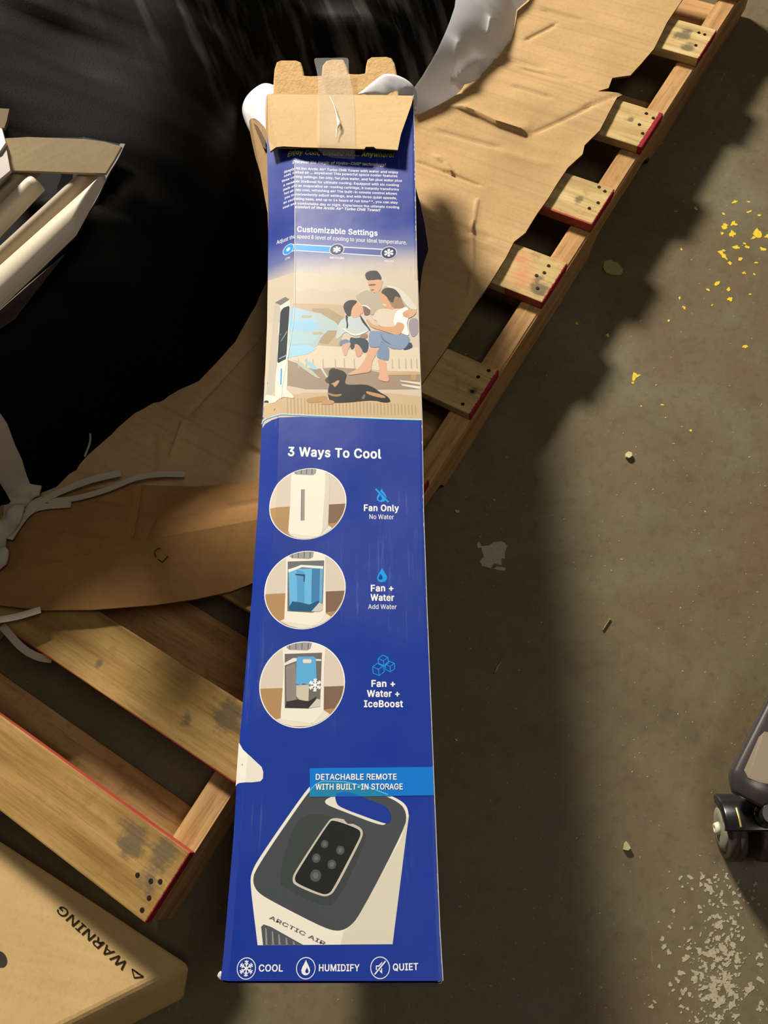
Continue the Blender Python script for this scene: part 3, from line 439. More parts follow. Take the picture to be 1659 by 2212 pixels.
    174: (231, [[116, 59, 96, 61, 77, 67, 60, 76, 46, 88, 33, 103, 24, 120, 18, 139, 16, 158, 18, 178, 24, 197, 33, 214, 46, 229, 60, 241, 77, 250, 96, 256, 116, 258, 136, 256, 154, 250, 171, 241, 186, 229, 198, 214, 207, 197, 213, 178, 215, 158, 213, 139, 207, 120, 198, 103, 186, 88, 171, 76, 154, 67, 136, 61], [116, 83, 136, 86, 154, 93, 169, 105, 181, 121, 188, 139, 191, 158, 188, 178, 181, 196, 169, 212, 154, 224, 136, 231, 116, 234, 96, 231, 78, 224, 63, 212, 51, 196, 43, 178, 40, 158, 43, 139, 51, 121, 63, 105, 78, 93, 96, 86], [137, 113, 114, 156, 137, 156, 159, 113], [81, 113, 81, 204, 126, 204, 139, 201, 151, 191, 156, 175, 151, 158, 139, 147, 125, 144, 93, 144, 93, 159, 119, 159, 129, 163, 133, 175, 132, 182, 129, 186, 120, 189, 101, 189, 101, 113]]),
}
GLY = {chr(k): (w/350, [[(c[i]/350, c[i+1]/350) for i in range(0, len(c), 2)] for c in cs_]) for k, (w, cs_) in OUTLINES.items()}
def sarea(c): return sum(c[i-1][0]*c[i][1]-c[i][0]*c[i-1][1] for i in range(len(c)))/2
def outline_groups(cs_):
    """each outer outline with the holes inside it, so that overlapping strokes do not cancel out"""
    if not cs_: return []
    sg = 1 if sarea(max(cs_, key=lambda c: abs(sarea(c)))) > 0 else -1
    outs = [c for c in cs_ if sarea(c)*sg > 0]; holes = [c for c in cs_ if sarea(c)*sg < 0]
    gr = [[c] for c in outs]
    for h in holes:
        for g_ in gr:
            if inside(h[0], g_[0]): g_.append(h); break
    return gr
def text_mesh(txt, bold=0.0, shear=0.0):
    """flat mesh of one line of text, 1 unit per em"""
    V = []; F = []
    def emit(items, zz):
        cu = bpy.data.curves.new('lettering', 'CURVE'); cu.dimensions = '2D'; cu.fill_mode = 'FRONT'
        for c in items:
            sp = cu.splines.new('POLY'); sp.points.add(len(c)-1); sp.use_cyclic_u = True
            for k, (a, b) in enumerate(c): sp.points[k].co = (a, b, 0, 1)
        to = bpy.data.objects.new('lettering', cu); COL.objects.link(to)
        dg = bpy.context.evaluated_depsgraph_get(); dg.update()
        me = bpy.data.meshes.new_from_object(to.evaluated_get(dg))
        bpy.data.objects.remove(to); bpy.data.curves.remove(cu)
        # heavier weights: the same outlines set again, a hair apart
        steps = [(0, 0)] if bold == 0 else [(0, 0), (bold, 0), (-bold, 0), (0, bold*.8), (0, -bold*.8), (bold*.7, bold*.6), (-bold*.7, -bold*.6), (bold*.7, -bold*.6), (-bold*.7, bold*.6)]
        for q, (bx_, by_) in enumerate(steps):
            n = len(V)
            V.extend((v.co.x+bx_+shear*v.co.y, v.co.y+by_, zz+q*0.0000012) for v in me.vertices); F.extend([n+i for i in p.vertices] for p in me.polygons)
        bpy.data.meshes.remove(me)
    rounds = {}
    x = 0.0
    for ch in txt:
        sc_, dy_ = (0.55, 0.30) if ch == '\u00ae' else (1.0, 0.0)
        adv, cs_ = GLY[ch]
        for k, g_ in enumerate(outline_groups(cs_)):
            # dots and separate strokes share a round unless they overlap the first outline
            rounds.setdefault(min(k, 3), []).extend([[(x+a*sc_, b*sc_+dy_) for a, b in c] for c in g_])
        x += adv*sc_+bold*1.3
    for k in sorted(rounds): emit(rounds[k], k*0.000008)
    me = bpy.data.meshes.new('lettering'); me.from_pydata(V, [], F); return me

# ------------------------------------------------------------------ setting: floor
FLOOR = obj('floor', [(-2.2, -2.2, 0), (3.2, -2.2, 0), (3.2, 3.2, 0), (-2.2, 3.2, 0)], [[0, 1, 2, 3]], m_floor())
tag(FLOOR, 'dark stained concrete warehouse floor with paint flecks', 'floor', kind='structure')
def blob(cx, cy, rx, ry, ang, z, rn, k=11, rag=0.35):
    out = []
    for i in range(k):
        a = 2*math.pi*i/k; r = 1+rn.uniform(-rag, rag)
        x, y = math.cos(a)*rx*r, math.sin(a)*ry*r
        px, py = cx+x*math.cos(ang)-y*math.sin(ang), cy+x*math.sin(ang)+y*math.cos(ang)
        out.append(un(px, py, z))
    return out
def flecks(name, items, mat, z=0.0003, rag=0.35, seed=3):
    rn = random.Random(seed); V = []; F = []
    for it in items:
        cx, cy, rx, ry, ang = it
        b = blob(cx, cy, rx, ry, ang, z+0.000004*(len(F) % 40), rn, 11 if rx > 4 else 7, rag)
        n = len(V); V += b; F.append([n+i for i in range(len(b))][::-1])
    o = obj(name, V, F, mat, FLOOR); return o
yel = m_simple('yellow_paint', (0.93, 0.80, 0.22), 0.6, 0.3, var=0.4, bscale=240)
gry = m_simple('grey_paint', (0.72, 0.70, 0.62), 0.7, 0.2, var=0.4, bscale=200)
whi = m_simple('white_paint', (0.70, 0.66, 0.55), 0.8, 0.2, var=0.5, bscale=300)
Z4 = lambda x, y: (1200+x/3.614, 400+y/3.614)
ye = []
for (x, y, rx, ry, a) in [(1095, 180, 6, 3, 1.0), (1400, 130, 7, 3, -.5), (1505, 130, 4, 2, 0), (1512, 205, 6, 2.4, -.5), (1310, 222, 4, 3, .6), (1592, 235, 4, 2, 0),
    (1322, 318, 8, 6, -.3), (1390, 300, 9, 5, -.2), (1385, 380, 7, 8, .3), (1300, 378, 5, 3, .6), (1580, 375, 9, 12, -.5), (1545, 410, 8, 3, -.5), (1650, 398, 6, 4, 0), (1410, 485, 10, 5, 0),
    (1475, 455, 4, 3, 0), (1497, 483, 6, 4, 0.3), (1618, 500, 7, 5, .2), (1290, 525, 7, 6, .6), (1320, 560, 8, 4, .9), (1310, 510, 5, 3, 0), (1440, 573, 5, 4, -.1), (1362, 608, 5, 4, 0), (1567, 606, 4, 2, 0),
    (1472, 685, 6, 3, -.2), (1555, 698, 4, 3, 0), (1262, 765, 8, 6, -.4), (1190, 818, 5, 3, .6), (1352, 812, 5, 5, .6), (1362, 887, 6, 5, .3), (1518, 850, 3, 2, 0), (1222, 936, 4, 2.5, 0),
    (970, 883, 3, 4, 0), (1003, 955, 5, 3, .8), (882, 1056, 4, 3, 0), (983, 500, 3, 4, .2), (1480, 1260, 6, 4, -.3), (622, 1490, 7, 11, .1), (650, 1485, 4, 3, 0), (602, 1540, 4, 3, .2), (785, 1560, 2, 2, 0),
    (835, 1714, 4, 2, .1), (670, 1724, 2, 2, 0), (1058, 1913, 3, 3, 0), (860, 1813, 1.6, 1.5, 0), (407, 1172, 5, 4, .3), (168, 1080, 4, 3, 0)]:
    px, py = Z4(x, y); ye.append((px, py, rx*0.85, ry*0.85, a))
tag(flecks('yellow_paint_fleck', ye, yel, rag=0.5), 'yellow paint flecks', kind='stuff')
rn = random.Random(11); wh = []
for i in range(420):
    t = rn.random(); 
    cx = 1560+rn.gauss(0, 55)-(t*30); cy = 1890+t*330+rn.gauss(0, 14)
    if cx > 1659+8 or cy > 2225 or cx < 1400: continue
    if rn.random() < 0.35: cx, cy = 1535+rn.gauss(0, 26)+40*rn.random(), 2120+rn.gauss(0, 55)
    s = abs(rn.gauss(0, 2.0))+1.0
    wh.append((cx, cy, s*1.1, s*(1+rn.random()), rn.uniform(-1.2, 1.2)))
tag(flecks('white_paint_splatter', wh, whi, rag=0.55, seed=5), 'pale worn paint splatter', kind='stuff')
tag(flecks('grey_paint_patch', [(1064, 1197, 24, 25, 0.3), (1052, 1215, 18, 12, 0), (1078, 1190, 15, 21, 0.2), (1035, 1178, 4, 8, -.4), (1080, 1228, 12, 4, .1)], gry, rag=0.28, seed=8), 'ragged grey paint patch')
sp = []
for i in range(330):
    cx, cy = rn.uniform(950, 1659), rn.uniform(60, 2200)
    s = rn.uniform(0.5, 1.25)
    sp.append((cx, cy, s, s*rn.uniform(0.8, 2.5), rn.uniform(0, 3)))
tag(flecks('dust_speck', sp, m_simple('dust', (0.68, 0.64, 0.54), 0.9, 0.1), seed=9), kind='stuff')

# ------------------------------------------------------------------ wooden pallet
ZS = 0.089; ZD = 0.107; PW = 1.0
PAL = thing('wooden_pallet', (0.3, 0.5, 0), 'long used pine pallet with red-painted board ends lying on the concrete floor', 'pallet')
def stringer(y0, mat):
    x0, x1 = -0.6845, 1.36
    prof = [(x0, 0.012), (-0.215, 0.012), (-0.20, 0.03), (-0.17, 0.045), (0.03, 0.045), (0.055, 0.035), (0.066, 0.012),
            (0.601, 0.012), (0.612, 0.030), (0.64, 0.045), (0.835, 0.045), (0.862, 0.03), (0.871, 0.012), (x1, 0.012), (x1, ZS), (x0, ZS)]
    bm = bmesh.new()
    a = [bm.verts.new((x, y0, z)) for x, z in prof]; b = [bm.verts.new((x, y0+0.038, z)) for x, z in prof]
    n = len(prof)
    bm.faces.new(a); bm.faces.new(b[::-1])
    for i in range(n): bm.faces.new((a[(i+1) % n], a[i], b[i], b[(i+1) % n]))
    bmesh.ops.recalc_face_normals(bm, faces=bm.faces)
    bmesh.ops.triangulate(bm, faces=[f for f in bm.faces if len(f.verts) > 4])
    es = [e for e in bm.edges if all(abs(v.co.z-ZS) < 1e-5 for v in e.verts) and abs(e.verts[0].co.x-e.verts[1].co.x) > 0.5]
    bmesh.ops.bevel(bm, geom=es, offset=0.003, segments=2, affect='EDGES')
    return from_bm('stringer', bm, mat, PAL)
sw = m_wood('stringer_wood', 21, 1, along='X')
for y in (0.0, 0.49, 0.96): stringer(y, sw)
boards = [  # x0, x1, end y, tone, red spill, side, ylim, stains, pinks, nails (photo px), seed
    (1.052, 1.142, 0.0, 0, 0.0015, None, 9, [(1.105, 0.05, 0.018), (1.075, 0.03, 0.016)], None, [(1509.5, 70.6), (1522, 74.5), (1503, 98)], 1),
    (0.794, 0.890, 0.0, 0, 0.008, None, 9, [(0.85, 0.045, 0.008)], None, [(1396, 245), (1411, 255), (1381, 269), (1388, 288)], 2),
    (0.5884, 0.680, 0.0, 0, 0.002, ('<', 0.5884, 0.004), 9, [(0.63, 0.045, 0.012)], None, [(1294, 404), (1306.5, 413), (1292, 438), (1273, 450)], 3),
    (0.4013, 0.4950, 0.0, 0, 0.0022, ('<', 0.4013, 0.0012), 0.07, [(0.425, 0.018, 0.017), (0.445, 0.03, 0.012)], [(0.44, 0.055, 0.03), (0.47, 0.075, 0.02)], [(1185, 574), (1175.6, 589), (1159, 595), (1161, 622.6)], 4),
    (0.1543, 0.2480, 0.0, 0, 0.0030, None, 9, [(0.195, 0.016, 0.008)], None, [(1055.6, 800.5), (1033, 814), (1020, 846), (999.5, 873)], 5),
    (-0.068, 0.024, 0.0, 1, 0.002, None, 9, None, None, [], 6),
    (-0.286, -0.196, 0.0, 2, 0.002, None, 9, None, None, [], 7),
    (-0.4913, -0.3982, 0.0, 2, 0.001, ('<', -0.4913, 0.0022), 9, [(-0.46, 0.27, 0.008), (-0.455, 0.11, 0.014), (-0.43, 0.06, 0.03)], None, [], 8),
    (-0.6865, -0.5900, 0.0, 2, 0.0015, ('>', -0.5900, 0.0022), 9, [(-0.625, 0.075, 0.026), (-0.64, 0.028, 0.020), (-0.61, 0.03, 0.022)], None, [(297, 1890), (325.7, 1903), (346, 1904), (322, 1939.6), (307, 1965.6)], 9),
    (1.26, 1.352, 0.0, 1, 0.002, None, 9, None, None, [], 10),
]
nail = m_simple('nail_steel', (0.20, 0.17, 0.14), 0.45, 0.5, 0.6)
for k, (x0, x1, ye_, tone, ry, side, yl, st, pk, nails, sd) in enumerate(boards):
    bm = bmesh.new()
    top = ZD+0.0006*((k*7) % 3)
    bevel_box(bm, x0, x1, ye_-0.001, PW+0.0, ZS+0.0006, top, 0.0022, 0.0008, sd)
    o = from_bm('deck_board', bm, m_wood('board_wood', sd, tone, ry, side, yl, st, pink=pk), PAL)
    for (px, py) in nails:
        p = un(px, py, top); bm = bmesh.new()
        bmesh.ops.create_cone(bm, segments=12, radius1=0.0034, radius2=0.0028, depth=0.0012, cap_ends=True)
        bmesh.ops.translate(bm, verts=bm.verts, vec=(p.x, p.y, top+0.0002))
        # a dished head
        from_bm('nail', bm, nail, o)
for (x0, x1) in ((-0.6845, -0.555), (-0.40, -0.31), (-0.26, -0.22), (0.10, 0.19), (0.45, 0.54), (0.93, 1.02), (1.23, 1.352)):
    bm = bmesh.new(); bevel_box(bm, x0, x1, 0.002, PW, 0.0005, 0.0118, 0.0015, 0, 3)
    from_bm('bottom_board', bm, m_wood('bottom_board_wood', 30+x0*10, 1), PAL)

# ------------------------------------------------------------------ flattened cardboard on the pallet
kraft = m_card('kraft_cardboard', (0.71, 0.58, 0.40), (0.80, 0.66, 0.47), 0.0, 900)
kraft_edge = m_simple('cardboard_cut_edge', (0.48, 0.36, 0.22), 0.9, 0.1, var=0.9, bscale=420)
def U(px, py, z): p = un(px, py, z); return (p.x, p.y)
creases = []
for a, b, dep, w in [((1128, 149), (1229, 175), -.0016, .004), ((1108, 187), (1191, 213), -.002, .004), ((1171, 23), (1260, 47), -.002, .004), ((1133, 89), (1201, 53), -.0022, .003),
        ((941, 283), (1080, 321), -.0026, .0045), ((900, 349), (1037, 402), -.003, .003), ((1032, 430), (1019, 504), .002, .003), ((1020, 480), (1021, 575), .002, .003), ((1021, 575), (1012, 640), .0016, .003),
        ((938, 337), (960, 350), .003, .004), ((960, 350), (976, 377), .003, .004), ((1280, 230), (1150, 290), -.002, .004), ((1362, 196), (1260, 235), -.0022, .003), ((930, 470), (1060, 520), -.002, .006),
        ((1060, 120), (1180, 150), -.0015, .006), ((905, 560), (1010, 590), -.0015, .005), ((1080, 330), (1190, 360), .0012, .006), ((960, 620), (1040, 640), -.0015, .004),
        ((400, 905), (570, 720), -.003, .003), ((330, 860), (560, 980), -.0035, .0035), ((400, 905), (370, 990), .003, .003), ((330, 940), (335, 1010), -.003, .004), ((250, 940), (330, 990), -.003, .004),
        ((120, 1010), (360, 1035), -.003, .005), ((450, 870), (570, 905), -.002, .003), ((300, 830), (420, 900), -.003, .004), ((530, 960), (570, 985), -.003, .003)]:
    creases.append((U(*a, 0.115), U(*b, 0.115), dep, w))
fold = [U(*q, 0.117) for q in [(958, 226), (1000, 238), (1030, 250), (1070, 270), (1110, 283), (1145, 293)]]
def z_sheet(x, y):
    z = 0.1170 + 0.0022*ns(x*9, y*9) + 0.0009*ns(x*34, y*12, 4)
    for (a, b, dep, w) in creases:
        if not (min(a[0], b[0])-.02 < x < max(a[0], b[0])+.02 and min(a[1], b[1])-.02 < y < max(a[1], b[1])+.02): continue
        d, t = segd(x, y, *a, *b)
        if d < w*3: z += 1.7*dep*math.exp(-(d/w)**2)*sm(0, 0.15, t+0.05)*sm(0, .15, 1.05-t)
    # the lifted fold: rises slowly from above, drops sharply below
    best = 9; s = 0
    for i in range(len(fold)-1):
        a, b = fold[i], fold[i+1]; d, t = segd(x, y, *a, *b)
        if d < best:
            best = d; s = (b[0]-a[0])*(y-a[1])-(b[1]-a[1])*(x-a[0]); u = (i+t)/(len(fold)-1)
    e = sm(0, .25, u)*sm(0, .12, 1-u)
    if s > 0: z += 0.011*e*math.exp(-best/0.016)
    else: z += 0.011*e*math.exp(-best/0.0022)
    return max(z, 0.1124)
A_px = [(1492, -60), (1475, 0), (1440, 52), (1412, 108), (1385, 140), (1361, 166), (1322, 172), (1314, 193), (1290, 201), (1313, 201), (1345, 204), (1333, 212), (1318, 240), (1295, 285),
        (1262, 318), (1258, 337), (1226, 366), (1200, 405), (1185, 430), (1160, 465), (1135, 505), (1110, 525), (1092, 560), (1060, 612), (1030, 655), (1000, 702), (960, 762), (912, 830), (860, 905)]
A_poly = [U(*q, 0.1135) for q in A_px] + [U(700, 1060, .1135), U(600, 1140, .1135), U(300, 1190, .1135), U(60, 1215, .1135), (-0.45, 0.60), (-0.44, 0.80), (1.30, 0.85)]
t = sheet('flattened_cardboard', A_poly, z_sheet, 0.0038, kraft, None, 0.0065, True, kraft_edge, [([a, b], w) for a, b, dep, w in creases if a[1] < 0.42]+[(fold, 0.0022)])
tag(t, 'large flattened brown cardboard sheet with torn corrugated edge covering the pallet boards', 'cardboard')

# lower folded piece
ridge = [(-60, 1255), (0, 1242), (70, 1228), (150, 1210), (240, 1186), (330, 1165), (440, 1145), (550, 1125), (584, 1118)]
RG = [U(*q, 0.133) for q in ridge]
cr2 = [(U(*a, .13), U(*b, .13), dep, w) for a, b, dep, w in [((300, 1055), (288, 1165), -.005, .0022), ((250, 1060), (286, 1110), -.004, .003), ((45, 1145), (230, 1170), .004, .004), ((70, 1205), (150, 1210), -.004, .004),
       ((320, 1165), (336, 1120), -.003, .0025), ((200, 1075), (262, 1085), -.004, .003), ((500, 1095), (560, 1085), -.002, .004), ((520, 1200), (528, 1270), -.0012, .002), ((262, 1050), (270, 1080), -.004, .003)]]
def z_low(x, y):
    best = 9; s = 0
    for i in range(len(RG)-1):
        a, b = RG[i], RG[i+1]; d, tt = segd(x, y, *a, *b)
        if d < best: best = d; s = (b[0]-a[0])*(y-a[1])-(b[1]-a[1])*(x-a[0])
    z = 0.137 - (0.16*best if s < 0 else 0.13*best)
    z = max(z, 0.1255 if s > 0 else 0.1140) + 0.0012*ns(x*14, y*14, 2)

    for (a, b, dep, w) in cr2:
        d, tt = segd(x, y, *a, *b)
        if d < w*3: z += dep*math.exp(-(d/w)**2)
    return z
kraft2 = m_card('dull_cardboard', (0.55, 0.40, 0.23), (0.66, 0.49, 0.29), 0.55, 700, 0.15, 0.1)
up_px = [(588, 1104), (588, 1039), (570, 1041), (545, 1045), (500, 1049), (420, 1052), (345, 1050), (280, 1047), (180, 1060), (60, 1085), (-60, 1100)]
B_poly = [U(*q, 0.124) for q in up_px] + [U(*q, 0.135) for q in ridge]
lo_px = [(572, 1257), (545, 1262), (500, 1279), (420, 1296), (330, 1309), (200, 1320), (100, 1322), (0, 1312), (-60, 1310)]
C_poly = [U(*q, 0.135) for q in ridge] + [U(*q, 0.118) for q in lo_px]
FC = thing('folded_cardboard', (-0.25, 0.3, 0.113), 'creased brown cardboard piece folded along a ridge, at the lower left over the bare boards', 'cardboard')
sheet('upper_panel', B_poly, z_low, 0.0035, kraft2, FC, 0.0065, True, kraft_edge, [([a, b], w) for a, b, dep, w in cr2[:1]+cr2[4:7]])
sheet('folded_flap', C_poly, z_low, 0.0035, kraft2, FC, 0.0075, True, kraft_edge)
dk = m_simple('dark_scuff', (0.25, 0.17, 0.09), 0.8, 0.1)
for arc in [[(347, 1184), (338, 1187), (334, 1196), (337, 1204)], [(341, 1208), (351, 1214), (354, 1211), (363, 1201)]]:
    V = []; F = []
    P = catmull([on(px, py, z_low, 0.0006) for px, py in arc] if len(arc) > 2 else [on(px, py, z_low, 0.0006) for px, py in arc], 4)
    for i in range(len(P)-1):
        tt = (P[i+1]-P[i]).normalized(); s_ = Vector((-tt.y, tt.x, 0))*0.0009; n = len(V)
        V += [P[i]-s_, P[i+1]-s_, P[i+1]+s_, P[i]+s_]; F.append([n, n+1, n+2, n+3])
    obj('scuff_mark', V, F, dk, FC)

# ------------------------------------------------------------------ black draped goods
CONT = [(1.9, 0.50), (1.30, 0.47), (0.95, 0.44), (0.80, 0.44), (0.71, 0.46), (0.67, 0.53), (0.655, 0.62), (0.60, 0.672), (0.505, 0.612), (0.36, 0.510), (0.257, 0.450), (0.187, 0.434), (0.09, 0.415), (-0.002, 0.425),
        (-0.06, 0.46), (-0.104, 0.484), (-0.19, 0.50), (-0.273, 0.512), (-0.40, 0.60), (-0.62, 0.80), (-0.70, 1.3), (-0.5, 1.9), (1.9, 1.9)]
def z_stack(x, y):
    d = polyd(x, y, CONT)
    if not inside((x, y), CONT): return 0.112 - d*0.2
    z = 0.116 + (0.27-0.13*sm(0.55, 0.85, x))*(1-math.exp(-d/0.07)) + 0.22*sm(0.15, 0.75, d)*(1-0.6*sm(0.5, 0.9, x))
    k = min(1, d/0.08)
    q = x*0.90+y*0.42; r = -x*0.42+y*0.90
    z += k*(0.020*ns(q*7, r*2.4, 1) + 0.012*abs(ns(q*16, r*3.2, 5)) + 0.010*ns(x*5, y*5, 9) + 0.004*ns(q*40, r*7, 3))
    return z
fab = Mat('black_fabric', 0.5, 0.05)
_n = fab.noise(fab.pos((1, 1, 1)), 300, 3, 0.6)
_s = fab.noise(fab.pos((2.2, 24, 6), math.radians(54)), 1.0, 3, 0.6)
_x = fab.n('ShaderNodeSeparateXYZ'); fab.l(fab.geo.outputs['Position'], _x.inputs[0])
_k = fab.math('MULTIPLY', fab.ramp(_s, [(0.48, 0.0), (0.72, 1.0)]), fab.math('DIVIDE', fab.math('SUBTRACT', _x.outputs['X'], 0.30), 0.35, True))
fab.col(fab.mix(_k, lin((0.045, 0.045, 0.047)), lin((0.34, 0.34, 0.31))))  # grey streaks: satin sheen painted into the black, growing towards the right
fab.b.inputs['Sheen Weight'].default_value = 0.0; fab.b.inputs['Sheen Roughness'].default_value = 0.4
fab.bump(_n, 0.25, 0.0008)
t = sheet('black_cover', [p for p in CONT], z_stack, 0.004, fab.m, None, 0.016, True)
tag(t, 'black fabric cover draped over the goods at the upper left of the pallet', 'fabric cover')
def on_stack(px, py, off): return on(px, py, z_stack, off)

# ------------------------------------------------------------------ white plastic sheet beyond the carton
wplast = Mat('white_plastic_film', 0.38, 0.4); wplast.col(lin((0.96, 0.96, 0.97)))
_t = wplast.n('ShaderNodeBsdfTranslucent'); _t.inputs['Color'].default_value = (*lin((0.90, 0.90, 0.92)), 1)
_m = wplast.n('ShaderNodeMixShader'); _m.inputs[0].default_value = 0.35
wplast.l(wplast.b.outputs[0], _m.inputs[1]); wplast.l(_t.outputs[0], _m.inputs[2]); wplast.l(_m.outputs[0], wplast.nt.nodes['Material Output'].inputs['Surface'])
wp_out = [(1165, -40), (1140, 0), (1116, 20), (1110, 60), (1103, 83), (1085, 108), (1062, 135), (1040, 158), (1036, 168), (1010, 186), (985, 203), (955, 222), (925, 236), (897, 248)]
wp_in = [(880, 215), (893, 192), (912, 165), (930, 135), (945, 108), (960, 75), (972, 45), (982, 15), (990, -40)]
WO = [U(*q, 0.120) for q in wp_out]
def z_wp0(x, y):
    d = min(segd(x, y, *WO[i], *WO[i+1])[0] for i in range(len(WO)-1))
    return max(0.121+0.10*(1-math.exp(-d/0.075)), z_stack(x, y)+0.008 if inside((x, y), CONT) else 0)
WI = []
for q in wp_in:
    p = on(*q, z_wp0); WI.append((p.x, p.y))
wpc = [(U(*a, .2), U(*b, .2), h, w) for a, b, h, w in [((974, 110), (1034, 103), .010, .006), ((1034, 103), (1037, 158), .010, .005), ((1105, 82), (1040, 103), .009, .006), ((974, 108), (1030, 55), -.014, .010),
       ((1030, 55), (1108, 20), -.010, .008), ((1055, 35), (1100, 25), .008, .006), ((900, 190), (930, 212), .010, .008), ((1060, 0), (1055, 20), .006, .005), ((990, 60), (975, 108), .006, .008), ((930, 160), (960, 150), -.01, .015)]]
def z_wp(x, y):
    z = z_wp0(x, y)
    for (a, b, h, w) in wpc:
        d, tt = segd(x, y, *a, *b)
        if d < w*5: z += 1.15*h*math.exp(-d/w*0.9)
    return z + 0.003*ns(x*10, y*10, 7)
t = sheet('white_plastic_sheet', WO+WI, z_wp, 0.0012, wplast.m, None, 0.006, True, None, [([a, b], w*0.5) for a, b, h, w in wpc])
tag(t, 'crumpled white plastic sheet spilling out beside the black cover onto the cardboard', 'plastic sheet')

# ------------------------------------------------------------------ white cloth bundle with straps, left edge
wcl = m_simple('white_cloth', (0.74, 0.69, 0.62), 0.8, 0.15, bump=0.2, bscale=400)
def z_cl0(x, y): return max(z_stack(x, y) if inside((x, y), CONT) else 0, z_low(x, y)) + 0.006
cl_px = [(-60, 870), (0, 885), (10, 900), (26, 925), (33, 950), (40, 968), (55, 1000), (74, 1054), (95, 1055), (90, 1075), (62, 1085), (58, 1110), (42, 1142), (20, 1168), (19, 1182), (28, 1196), (20, 1222), (0, 1240), (-60, 1250)]
CLP = [on(*q, z_cl0) for q in cl_px]; CLP = [(p.x, p.y) for p in CLP]
cc = [(tuple(on(*a, z_cl0).xy), tuple(on(*b, z_cl0).xy), h, w) for a, b, h, w in [((10, 900), (28, 1060), .012, .009), ((-20, 1070), (60, 1085), -.012, .008), ((-10, 1150), (45, 1105), .010, .009),
      ((0, 1110), (20, 1130), -.012, .008), ((-20, 1215), (20, 1195), .010, .007), ((-20, 980), (15, 1060), -.010, .010), ((30, 970), (74, 1050), .006, .006)]]
def z_cl(x, y):
    z = z_cl0(x, y)+0.010
    for (a, b, h, w) in cc:
        d, tt = segd(x, y, *a, *b)
        if d < w*4: z += h*math.exp(-(d/w)**2)
    return z
t = sheet('white_cloth', CLP, z_cl, 0.003, wcl, None, 0.006, True)
tag(t, 'crumpled off-white cloth at the left edge, between the black cover and the folded cardboard', 'cloth')
def zt(x, y): return max(z_sheet(x, y), z_low(x, y))
def strap(pts, wid, lab, nm='white_strap', hf=zt, off=0.004, grp='white straps'):
    P = [on(px, py, hf, off+o) for px, py, o in pts]
    o = ribbon(nm, P, wid, 0.0012, wcl); tag(o, lab, 'strap', grp); return o
strap([(20, 1165, .008), (52, 1118, .006), (75, 1098, .004), (100, 1078, .003), (140, 1058, .008), (200, 1036, .012), (261, 1022, .008)], 0.0115, 'white strap with its cut end between the two others, pointing up at the black cover')
strap([(55, 1105, .002), (82, 1081, .002), (125, 1081, .003), (170, 1075, .006), (230, 1058, .009), (290, 1034, .011), (340, 1025, .008), (400, 1025, .004)], 0.0095, 'longest white strap, curving right to its end on the cardboard')
strap([(50, 1118, .002), (72, 1102, .002), (100, 1094, .004), (153, 1090, .004)], 0.0105, 'shortest and lowest of the three white straps from the cloth')
def zb(x, y): return max(z_low(x, y) if y > 0.0 else 0.108, 0.1085)
strap([(-30, 1342, .010), (10, 1337, .010), (45, 1330, .006), (88, 1317, .003)], 0.0105, 'flat white band below the folded cardboard on the pallet board', 'white_band', zb, 0.002, None)
P = [un(4, 1352, .108), un(22, 1372, .110), un(40, 1392, .108), un(60, 1408, .104), un(86, 1420, .096), un(112, 1424, .085)]
tag(ribbon('hanging_band', P, 0.011, 0.0012, wcl, None, Vector((0.5, -0.5, 0.8)), 0.5), 'pale band hanging down over the red edge of the pallet board', 'strap')
zss = lambda x, y: max(z_sheet(x, y), z_stack(x, y))
P = [on(195, 937, zss, .004), on(194, 957, zss, .006), on(183, 986, zss, .003)]
tag(ribbon('white_thread', P, 0.0028, 0.0012, wcl), 'short white thread on the dark cardboard beside the black cover', 'thread')

# ------------------------------------------------------------------ white rails in the opened black sleeve, upper left
rail_m = m_simple('white_rail', (0.84, 0.79, 0.69), 0.45, 0.35)
beige = m_simple('beige_rail', (0.66, 0.59, 0.49), 0.55, 0.3)
lil = m_simple('lilac_film', (0.62, 0.56, 0.54), 0.5, 0.3)
def rail(name, a0, a1, b0, b1, off, mat, lab, rise=0.012, n=14):
    """half-round bar whose two long edges run a0-a1 and b0-b1 in the picture"""
    def zz(x, y): return ZR + 0.0*x
    V = []; F = []
    A0, A1, B0, B1 = [un(*q, ZRL(q)+off) for q in (a0, a1, b0, b1)]
    m = 9
    for i in range(n+1):
        t_ = i/n; A = A0.lerp(A1, t_); B = B0.lerp(B1, t_)
        for j in range(m):
            s_ = j/(m-1); p = A.lerp(B, s_); p = p+Vector((0, 0, rise*math.sqrt(max(0, 1-(2*s_-1)**2))))
            V.append(p)
        V.append(B-Vector((0, 0, rise*0.6))); V.append(A-Vector((0, 0, rise*0.6)))
    k = m+2
    for i in range(n):
        for j in range(k):
            a = i*k+j; b = i*k+(j+1) % k
            F.append([a, a+k, b+k, b])
    F.append(list(range(k))); F.append([n*k+j for j in range(k)][::-1])
    o = obj(name, V, F, mat, None, False)
    o.data.polygons.foreach_set('use_smooth', [len(f) == 4 and i % k < m-1 for i, f in enumerate(F)]); o.data.update()
    return tag(o, lab, 'rail', 'white rails')
P0 = on(120, 450, z_stack, 0.02)
def ZRL(q): return P0.z + 0.03 + (450-q[1])*0.00006
rail('white_rail', (-60, 515), (62, 388), (-60, 562), (92, 402), 0.004, rail_m, 'white rail at the upper left, highest one reaching up to the cardboard flap')
rail('white_rail', (-60, 470), (50, 366), (-60, 505), (85, 366), 0.0, beige, 'beige-grey rail above the highest white rail, running under the cardboard flap')
rail('white_rail', (-60, 598), (190, 366), (-60, 632), (222, 372), 0.0, beige, 'thin beige rail between the black strip and the widest white rail')
